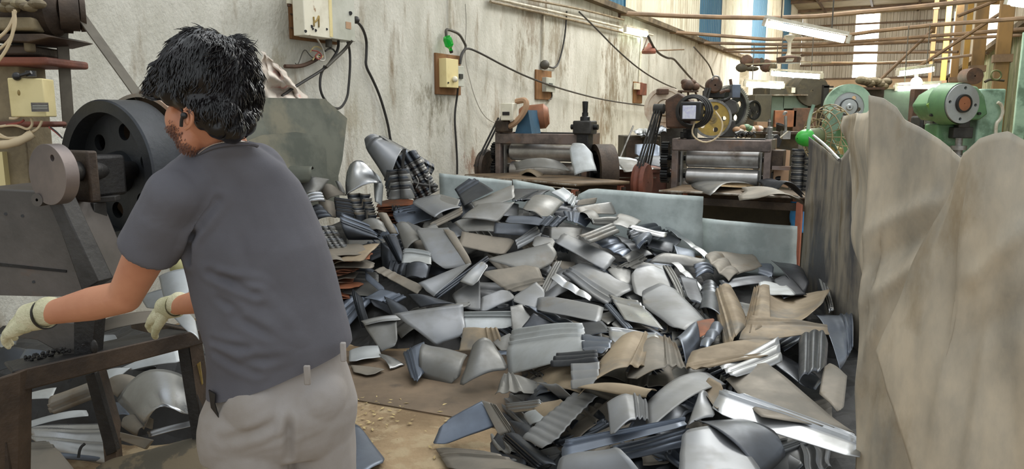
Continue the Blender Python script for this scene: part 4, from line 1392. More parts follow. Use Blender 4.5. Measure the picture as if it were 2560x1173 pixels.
# ------------------------------------------------------------------ standing dusty plates at right
def curtain(top, bot, ny=40, nx=46, folds=(), dn=.02, seed=1, push=1.):
    """plate hanging from a top outline to a bottom outline; points are (px,py,Y)"""
    A = [P(*p) for p in top]
    B = [P(*p) for p in bot]

    def along(L, u):
        t = u * (len(L) - 1)
        i = min(len(L) - 2, int(t))
        return L[i].lerp(L[i + 1], t - i)

    def fn(u, v):
        a, b = along(A, u), along(B, u)
        p = a.lerp(b, v)
        e = .01
        tx = along(A, min(1, u + e)) - along(A, max(0, u - e))
        nn = UP.cross(tx).normalized()
        if nn.dot(CAM - p) < 0:
            nn = -nn
        z = dn * 2 * noise.noise(V((u * 3 + seed * 7, v * 3, seed)))
        for (u0, v0, u1, v1, w, am) in folds:
            d = V((u1 - u0, v1 - v0))
            q = V((u - u0, v - v0))
            L = d.length
            s = q.dot(d) / L
            k = abs(q.x * d.y - q.y * d.x) / L
            if -.1 < s < L + .1:
                fade = sm(-.1, .12, s) * sm(-.1, .12, L - s)
                z += am * math.exp(-(k / w) ** 2) * fade
        return p + nn * z * push
    return G().grid(fn, nx, ny)


g = curtain([(2022, 342, 6.2), (2060, 372, 5.6), (2098, 402, 5.1), (2116, 380, 4.8), (2150, 330, 4.5), (2190, 300, 4.3)],
            [(1998, 760, 6.2), (2030, 810, 5.6), (2066, 862, 5.1), (2084, 897, 4.8), (2116, 937, 4.5), (2160, 970, 4.3)],
            folds=[(.5, 0, .52, 1, .03, -.008), (.68, .1, .66, 1, .03, .012)], seed=2, dn=.008)
t = tag(obj('dusty_plate', g, 'streaky_plate', solid=.004, ang=70), 'streaky grey plate standing along the right side of the heap', 'upright plate', 'upright dusty plates at right')
tag(obj('bright_edge', G().tube([P(2034, 340, 5.95), P(2066, 366, 5.5), P(2098, 400, 5.0)], .012), 'steel_shiny'), 'bright rolled rim bar on top of the streaky upright plate', 'rim bar')
g = curtain([(2110, 290, 4.3), (2140, 282, 4.0), (2168, 284, 3.6), (2178, 240, 3.2)], [(2132, 460, 4.4), (2142, 620, 4.1), (2160, 700, 3.6), (2172, 720, 3.2)], ny=20, nx=16,
            folds=[(.6, 0, .5, 1, .1, .03)], seed=5, dn=.02)
tag(obj('dusty_plate', g, 'dusty_plate', solid=.004, ang=70), 'small tan plate corner hanging over the streaky plate', 'upright plate', 'upright dusty plates at right')
g = curtain([(2172, 238, 2.5), (2208, 246, 2.45), (2240, 268, 2.42), (2262, 300, 2.4), (2300, 318, 2.35), (2345, 345, 2.3), (2380, 372, 2.28), (2402, 394, 2.25), (2440, 420, 2.2), (2480, 440, 2.15), (2530, 470, 2.1), (2600, 500, 2.05)],
            [(2137, 1240, 2.42), (2160, 1260, 2.38), (2190, 1280, 2.34), (2230, 1300, 2.3), (2270, 1310, 2.28), (2310, 1320, 2.25), (2360, 1330, 2.22), (2400, 1340, 2.2), (2450, 1350, 2.15), (2500, 1360, 2.1), (2550, 1370, 2.05), (2600, 1380, 2.0)],
            ny=60, nx=60, folds=[(.0, .34, .5, .14, .02, .018), (.0, .42, .55, .2, .025, -.022), (.02, .5, .5, .28, .02, .02), (.02, .6, .1, .3, .02, -.02), (.04, .68, .16, .44, .02, .022),
                                 (.1, .95, .14, .6, .02, -.01), (.02, .62, .0, .8, .02, .025), (.25, .9, .35, .5, .04, .008), (.5, 1, .6, .5, .05, -.008)], seed=8, dn=.016)
tag(obj('dusty_plate', g, 'dusty_plate', solid=.004, ang=70), 'huge tan crumpled plate with stepped top edge, front right', 'upright plate', 'upright dusty plates at right')
g = curtain([(2404, 396, 1.98), (2428, 372, 1.95), (2450, 346, 1.92), (2486, 334, 1.9), (2520, 328, 1.88), (2560, 350, 1.86), (2640, 372, 1.82)],
            [(2190, 880, 2.15), (2240, 1050, 2.05), (2300, 1240, 1.98), (2370, 1400, 1.94), (2440, 1440, 1.9), (2540, 1480, 1.86), (2660, 1500, 1.8)],
            ny=60, nx=50, folds=[(.1, .0, .1, 1, .03, .008), (.25, .1, .3, .9, .04, -.01), (.4, .34, .9, .16, .03, .02), (.5, .45, 1, .3, .04, -.015), (.55, .9, .6, .4, .05, .01), (.8, 1, .8, .5, .05, -.01)], seed=11, dn=.014)
tag(obj('dusty_plate', g, 'dusty_plate', solid=.004, ang=70), 'tan plate folded over the huge one at the right edge', 'upright plate', 'upright dusty plates at right')
# ================================================================== NEAR PRESS (left foreground)
t = pr = thing('power_press', 'black eccentric press with large flywheel at the left foreground', 'press', (P(262, 432, 2.95).x, 2.95, 0))
fcn = P(262, 432, 2.95)
a1 = UP
a2 = T.cross(UP).normalized()
R0, R1 = .288, .238
obj('flywheel_rim', G().lathe([(0, R1), (0, R0 - .006), (.008, R0), (.15, R0), (.158, R0 - .006), (.158, R1), (0, R1)], fcn, T, 72), 'wheel_iron', t)
loops = [circ(R1 + .004, 56)] + [circ(.034, 22, .165 * math.cos(2 * PI * k / 6 + .25), .165 * math.sin(2 * PI * k / 6 + .25)) for k in range(6)]
obj('flywheel_web', G().plate(loops, fcn + T * .07, a1, a2, T * .022), 'wheel_iron', t, smooth=False)
obj('flywheel_hub', G().lathe([(.0, .01), (.0, .06), (.02, .075), (.07, .085), (.16, .085), (.16, .01)], fcn, T, 36), 'wheel_iron', t)
fc2 = fcn + T * .21
obj('belt_pulley', G().lathe([(0, .01), (0, .31), (.02, .335), (.09, .335), (.1, .31), (.1, .01)], fc2, T, 72), 'pulley_brown', t)
obj('pulley_band', G().lathe([(-.04, .3), (-.04, .315), (0, .315), (0, .3)], fc2, T, 72), 'rim_band', t)
sh0 = P(120, 432, 2.45)
obj('shaft', G().cyl(sh0 + T * .05, fc2, .035), 'iron_black', t)
# crank disc
dc = P(118, 437, 2.42)
dd = obj('crank_disc', G().plate([circ(.1, 48), circ(.011, 14, .055, .035)], dc, a1, a2, T * .045), 'disc_face', t, bev=.002)
obj('bearing_housing', G().box(P(222, 440, 2.72), (.12, .22, .15), AX), 'iron_black', t, bev=.012)
obj('bearing_cap', G().box(P(200, 440, 2.62), (.16, .04, .18), AX), 'iron_brown', t, bev=.008)
Yb = 2.5
# inclined body plate
body = [P(-60, 470, Yb), P(112, 478, Yb), P(150, 560, Yb), P(212, 712, Yb), P(205, 742, Yb), P(120, 742, Yb), P(-60, 738, Yb)]
obj('body_plate', G().prism(body, V((.05, .22, 0))), 'iron_plate', t, bev=.006)
obj('plate_seam', G().prism([P(-60, 652, Yb - .004), P(165, 676, Yb - .004), P(165, 682, Yb - .004), P(-60, 660, Yb - .004)], V((0, .006, 0))), 'iron_black', t)
for (x, y) in ((14, 535), (56, 540), (84, 705)):
    obj('bolt_hole', G().cyl(P(x, y, Yb - .003), P(x, y, Yb + .01), .005), 'dark_plastic', t)
obj('body_flange', G().prism([P(106, 474, Yb - .03), P(140, 476, Yb - .03), P(178, 560, Yb - .03), P(246, 705, Yb - .03), P(205, 730, Yb - .03), P(150, 575, Yb - .03)], V((.02, .06, 0))), 'iron_grey', t, bev=.004)
obj('lug', G().lathe([(0, .005), (0, .022), (.05, .022), (.05, .005)], P(92, 500, Yb - .06), V((0.2, 1, 0)), 20), 'iron_plate', t)
obj('wedge_web', G().prism([P(150, 505, 2.62), P(182, 500, 2.62), P(246, 698, 2.62), P(222, 700, 2.62)], V((.05, .1, 0))), 'iron_black', t)
obj('bracket_top', G().box(P(236, 499, 2.7), (.16, .06, .02), (V((.98, .2, .05)), V((-.2, .98, 0)), UP)), 'iron_grey', t, bev=.003)
obj('bracket_leg', G().prism([P(198, 505, 2.66), P(234, 508, 2.66), P(246, 702, 2.66), P(212, 660, 2.66)], V((.02, .05, 0))), 'iron_grey', t, bev=.003)
obj('lower_block', G().prism([P(20, 800, 2.42), P(190, 806, 2.42), P(190, 906, 2.42), P(90, 850, 2.42), P(20, 842, 2.42)], V((.02, .12, 0))), 'iron_plate', t, bev=.005)
obj('upright_bar', G().prism([P(184, 740, 2.38), P(243, 740, 2.38), P(228, 912, 2.38), P(184, 906, 2.38)], V((.01, .05, 0))), 'iron_black', t, bev=.004)
obj('weld_lump', G().ball(P(235, 868, 2.38), (.012, .012, .026), nu=10, nv=8), 'iron_black', t)
# stand
st = thing('press_stand', 'black welded angle-iron stand carrying the power press', 'stand', (P(260, 880, 2.5).x, 2.5, 0))


def beam(pts, m, ext, name='beam', par=None):
    return obj(name, G().prism([P(*p) for p in pts], ext), m, par or st, bev=.004)


beam([(30, 930, 2.2), (492, 826, 2.62), (500, 862, 2.62), (60, 978, 2.22), (30, 985, 2.2)], 'iron_brown', V((.02, .035, 0)), 'front_beam')
beam([(30, 928, 2.21), (492, 825, 2.63), (450, 815, 2.8), (10, 905, 2.42)], 'iron_black', V((0, 0, -.012)), 'top_flange')
beam([(492, 826, 2.62), (500, 862, 2.62), (345, 822, 3.1), (340, 792, 3.1)], 'iron_brown', V((-.03, 0, 0)), 'side_beam')
beam([(-30, 955, 2.15), (48, 930, 2.2), (44, 1250, 2.2), (-30, 1260, 2.15)], 'iron_brown', V((.01, .05, 0)), 'leg')
beam([(440, 850, 2.62), (468, 848, 2.62), (514, 1110, 2.62), (484, 1120, 2.62)], 'iron_black', V((0, .04, 0)), 'leg')
beam([(468, 830, 2.61), (500, 832, 2.66), (522, 985, 2.7), (520, 1120, 2.7), (508, 1110, 2.62)], 'iron_brown', V((0, .01, 0)), 'leg_flange')
beam([(212, 938, 2.6), (236, 932, 2.6), (292, 1130, 2.62), (266, 1142, 2.62)], 'iron_black', V((0, .03, 0)), 'leg')
beam([(234, 930, 2.62), (262, 922, 2.7), (300, 1060, 2.7), (292, 1130, 2.62)], 'iron_brown', V((0, .01, 0)), 'leg_flange')
beam([(278, 1076, 2.9), (380, 1100, 2.8), (362, 1124, 2.8), (288, 1096, 2.9)], 'steel_dusty', V((0, .02, -.01)), 'foot_brace')
for (px, Yl) in ((500, 2.66), (280, 2.66), (10, 2.2)):
    q = P(px, 1100, Yl)
    obj('lower_leg', G().box((q.x, q.y, q.z / 2), (.045, .045, q.z)), 'iron_brown', st)
obj('yellow_smear', G().prism([P(486, 915, 2.645), P(500, 905, 2.645), (P(507, 960, 2.66)), P(496, 975, 2.66)], V((0, .004, 0))), 'yellow_paint', st)
# debris lumps on the stand
dl = thing('debris', 'rubble of dark crumbs on the press stand beside the glove', 'debris', P(150, 870, 2.5))
dl['kind'] = 'stuff'
g = G()
random.seed(4)
for k in range(160):
    x = random.uniform(0, 1)
    g.ball(P(60 + 150 * x, 902 - 36 * x + random.uniform(-9, 5), random.uniform(2.35, 2.55)), random.uniform(.002, .007), nu=6, nv=4)
obj('crumbs', g, 'iron_black', dl)['kind'] = 'stuff'
# motor on the column
mt = thing('press_motor_column', 'painted column with rusty plates, motor and belt pulley at the top left corner', 'column', (P(40, 400, 3.1).x, 3.1, 0))
Ym = 3.1
obj('column', bxp(G(), -40, 160, 78, 480, Ym, .18), 'column_paint', mt, bev=.006)
obj('column_face', bxp(G(), -40, 380, 16, 480, Ym - .03, .03), 'cream_box', mt)
obj('rust_plate', bxp(G(), -60, 142, 118, 163, Ym - .08, .3), 'rust_paint', mt, bev=.01)
obj('rust_plate', bxp(G(), -60, 304, 134, 318, Ym - .06, .1), 'rust_paint', mt, bev=.01)
obj('upper_block', bxp(G(), -60, 112, 72, 138, Ym - .05, .22), 'iron_brown', mt, bev=.01)
obj('guide_pin', bxp(G(), 54, 90, 74, 130, Ym - .06, .05), 'column_paint', mt, bev=.01)
obj('upper_plate', G().prism([P(-60, 84, Ym - .1), P(105, 84, Ym - .1), P(130, 92, Ym - .1), P(72, 106, Ym - .1), P(-60, 100, Ym - .1)], V((0, .3, 0))), 'iron_brown', mt, bev=.005)
obj('motor_foot', bxp(G(), -60, 42, 82, 76, Ym - .1, .25), 'column_paint', mt, bev=.012)
mo = obj('motor', G().lathe([(0, .01), (0, .09), (.05, .11), (.3, .11), (.34, .08), (.34, .01)], P(-60, 20, Ym), V((1, .12, 0)), 32), 'iron_brown', mt)
for k in range(9):
    random.seed(k)
    obj('terminal_wrap', G().ball(P(10 + k * 11, 14 + random.uniform(-8, 8), Ym - .12), (.024, .03, .018), nu=9, nv=6), 'column_paint', mt)
obj('pulley_step', G().lathe([(0, .02), (0, .075), (.04, .08), (.045, .06), (.06, .06), (.065, .08), (.1, .08), (.105, .055), (.125, .055), (.13, .072), (.15, .07), (.15, .01)], P(108, 30, Ym + .02), V((.86, .51, 0)), 36), 'iron_brown', mt)
# switch box
sb = obj('switch_box', G().box(P(82, 245, 2.92), (.12, .12, .145), (V((.97, .24, 0)), V((-.24, .97, 0)), UP)), 'cream_box', mt, bev=.004)
obj('rating_plate', G().box(P(100, 268, 2.845), (.058, .004, .034), (V((.97, .24, 0)), V((-.24, .97, 0)), UP)), 'label_grey', sb)
for k in range(3):
    obj('rating_line', G().box(P(100, 264 + 4 * k, 2.842), (.05, .002, .002), (V((.97, .24, 0)), V((-.24, .97, 0)), UP)), 'grey_box', sb)
obj('lever', G().tube([P(44, 190, 2.85), P(62, 186, 2.85), P(78, 181, 2.85)], .007), 'dark_plastic', sb)
obj('knob', G().ball(P(42, 191, 2.85), .016), 'dark_plastic', sb)
obj('knob', G().lathe([(0, .004), (0, .018), (.022, .018), (.022, .004)], P(78, 192, 2.87), UP, 20), 'dark_plastic', sb)
obj('yellow_spot', G().ball(P(47, 232, 2.835), (.003, .009, .011), nu=8, nv=6), 'yellow_paint', sb)
for i, (pts, r, m) in enumerate((([(-10, 160), (20, 120), (36, 70), (34, 28)], .006, 'wire_cream'), ([(-10, 100), (20, 75), (36, 40), (38, 26)], .006, 'wire_cream'), ([(-10, 130), (26, 100), (40, 60), (36, 24)], .005, 'wire_cream'),
                              ([(-10, 318), (30, 312), (50, 316), (70, 325), (82, 312), (78, 296)], .005, 'wire_cream'), ([(-10, 320), (20, 312), (50, 308), (60, 300)], .004, 'wire_red'),
                              ([(-10, 330), (20, 348), (60, 344), (80, 330), (96, 322), (105, 302)], .005, 'wire_cream'), ([(122, 318), (136, 328), (152, 342)], .003, 'wire_red'), ([(126, 318), (142, 330), (156, 346)], .003, 'dark_plastic'),
                              ([(24, 296), (40, 297), (50, 290)], .005, 'wire_cream'), ([(-10, 340), (20, 346), (44, 344)], .005, 'wire_cream'))):
    obj('wire', G().tube([P(a, b, 2.9) for a, b in pts], r, 6), m, mt)
obj('flexible_conduit', G().tube([P(-20, 362, 2.9), P(20, 362, 2.88), P(55, 350, 2.88), P(82, 334, 2.9)], lambda s: .0165 + .001 * math.sin(s * 220), 12, 3), 'wire_cream', mt)
# the belt
pc = P(150, 30, Ym + .1) + T * .02
pr_r = .07
bl = G()
w = T * .045


def strip(a, b, w, th, g):
    d = (b - a).normalized()
    n2 = d.cross(w.normalized())
    return g.box((a + b) / 2, ((b - a).length, w.length, th), (d, w.normalized(), n2))


up_c = P(165, 28, 3.2)
far_c = fc2 + T * .05
e = (V((far_c.x, far_c.y, far_c.z)) - up_c)
side = a2
A1 = P(178, 6, 3.15)
B1 = P(372, 275, 3.17)
A0 = P(153, 58, 3.2)
B0 = P(172, 320, 3.25)
g = G()
strip(A1, B1, T * .05, .006, g)
strip(A0, B0, T * .05, .006, g)
for k in range(8):
    an0, an1 = -2.2 + k * .42, -2.2 + (k + 1) * .42
tag(obj('drive_belt', g, 'belt'), 'flat worn belt running from the top pulley down to the flywheel', 'belt')
tag(obj('pulley_end', G().lathe([(0, .01), (0, .07), (.07, .07), (.07, .01)], P(148, 32, 3.12), V((.86, .51, 0)), 32), 'iron_brown'), 'dark round pulley end at the top left, where the belt starts', 'pulley')

# white rag on the wall
def rag(u, v):
    x = 652 + 112 * u * (0.45 + .55 * v) + 6 * v
    y = 128 + 120 * v - 0 * u + 40 * u * (1 - v)
    k = noise.noise(V((u * 4.3, v * 3.1, 1)))
    return WP(x + 14 * noise.noise(V((v * 5, u * 5, 3))), y, .12 + .16 * k)


tag(obj('white_cloth', G().grid(rag, 40, 40), 'cloth_white', solid=.004, ang=80), 'crumpled white cloth with reddish stains stuck behind the leaning plate', 'cloth')
# leaning plates behind the man
c = [WP(585, 246, .3), WP(815, 247, .3), WP(866, 300, .35), WP(850, 470, .6)]
g = G()
out = [(560, 246), (648, 244), (812, 247), (868, 296), (856, 400), (846, 440), (850, 520), (560, 540)]
pts = [WP(a, b, .22 + (b - 244) / 300 * .22) for a, b in out]
tag(obj('leaning_plate', G().prism(pts, N * -.01), 'plate_green_grey', smooth=False), 'big dark green-grey plate with cut corner leaning on the left wall', 'plate', 'plates leaning on the wall')
out = [(600, 360), (655, 338), (740, 330), (808, 340), (816, 380), (818, 440), (600, 470)]
pts = [WP(a, b, .42 + (b - 330) / 300 * .2) for a, b in out]
tag(obj('leaning_plate', G().prism(pts, N * -.01), 'plate_green_grey', smooth=False), 'smaller green-grey plate leaning in front of the big dark plate', 'plate', 'plates leaning on the wall')
sheet(fixed('690,408 785,414 778,445 695,450', 5.9, .2), 'plate_green_grey', 'curled green-grey strip resting below the smaller leaning plate', 601, 'plates leaning on the wall', 'leaning_plate', 'plate', bulge=.4, bax='v')

# ================================================================== heap core and floor plate
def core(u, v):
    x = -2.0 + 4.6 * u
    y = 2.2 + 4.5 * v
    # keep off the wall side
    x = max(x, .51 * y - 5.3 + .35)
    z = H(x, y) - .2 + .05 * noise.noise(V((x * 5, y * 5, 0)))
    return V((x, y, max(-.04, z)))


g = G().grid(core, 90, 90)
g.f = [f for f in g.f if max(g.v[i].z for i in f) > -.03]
tag(obj('scrap_core', g, 'heap_gap_shade', smooth=False), 'dark filler surface inside the heap, standing in for shade in the gaps', 'scrap', kind='stuff')
c = [onz(860, 935, .012), onz(1290, 900, .012), onz(1330, 1060, .012), onz(860, 985, .012)]
pts = [onz(872, 1000, .0), onz(1136, 1046, .0), onz(1290, 1085, 0), onz(1430, 1000, 0), onz(1330, 880, 0), onz(840, 880, 0), onz(700, 960, 0)]
tag(obj('floor_sheet', G().prism(pts, UP * .008), 'floor_plate', smooth=False), 'flat brown steel plate lying on the floor in front of the heap', 'floor plate')
lt = thing('floor_litter', 'scatter of dry leaf-like chips on the floor by the brown plate', 'litter', onz(950, 1030, 0))
lt['kind'] = 'stuff'
g = G()
random.seed(21)
for k in range(90):
    q = onz(random.gauss(950, 45), random.gauss(1040, 26), .006) if k % 3 else onz(random.uniform(880, 1130), random.uniform(1000, 1150), .006)
    s = random.uniform(.003, .02)
    a = random.uniform(0, PI)
    g.add([q + V((math.cos(a + i * PI / 2) * s * (1 if i % 2 else .35), math.sin(a + i * PI / 2) * s * (1 if i % 2 else .35), random.uniform(0, .006))) for i in range(4)], [(0, 1, 2, 3)])
obj('chips', g, 'litter', lt, smooth=False)['kind'] = 'stuff'
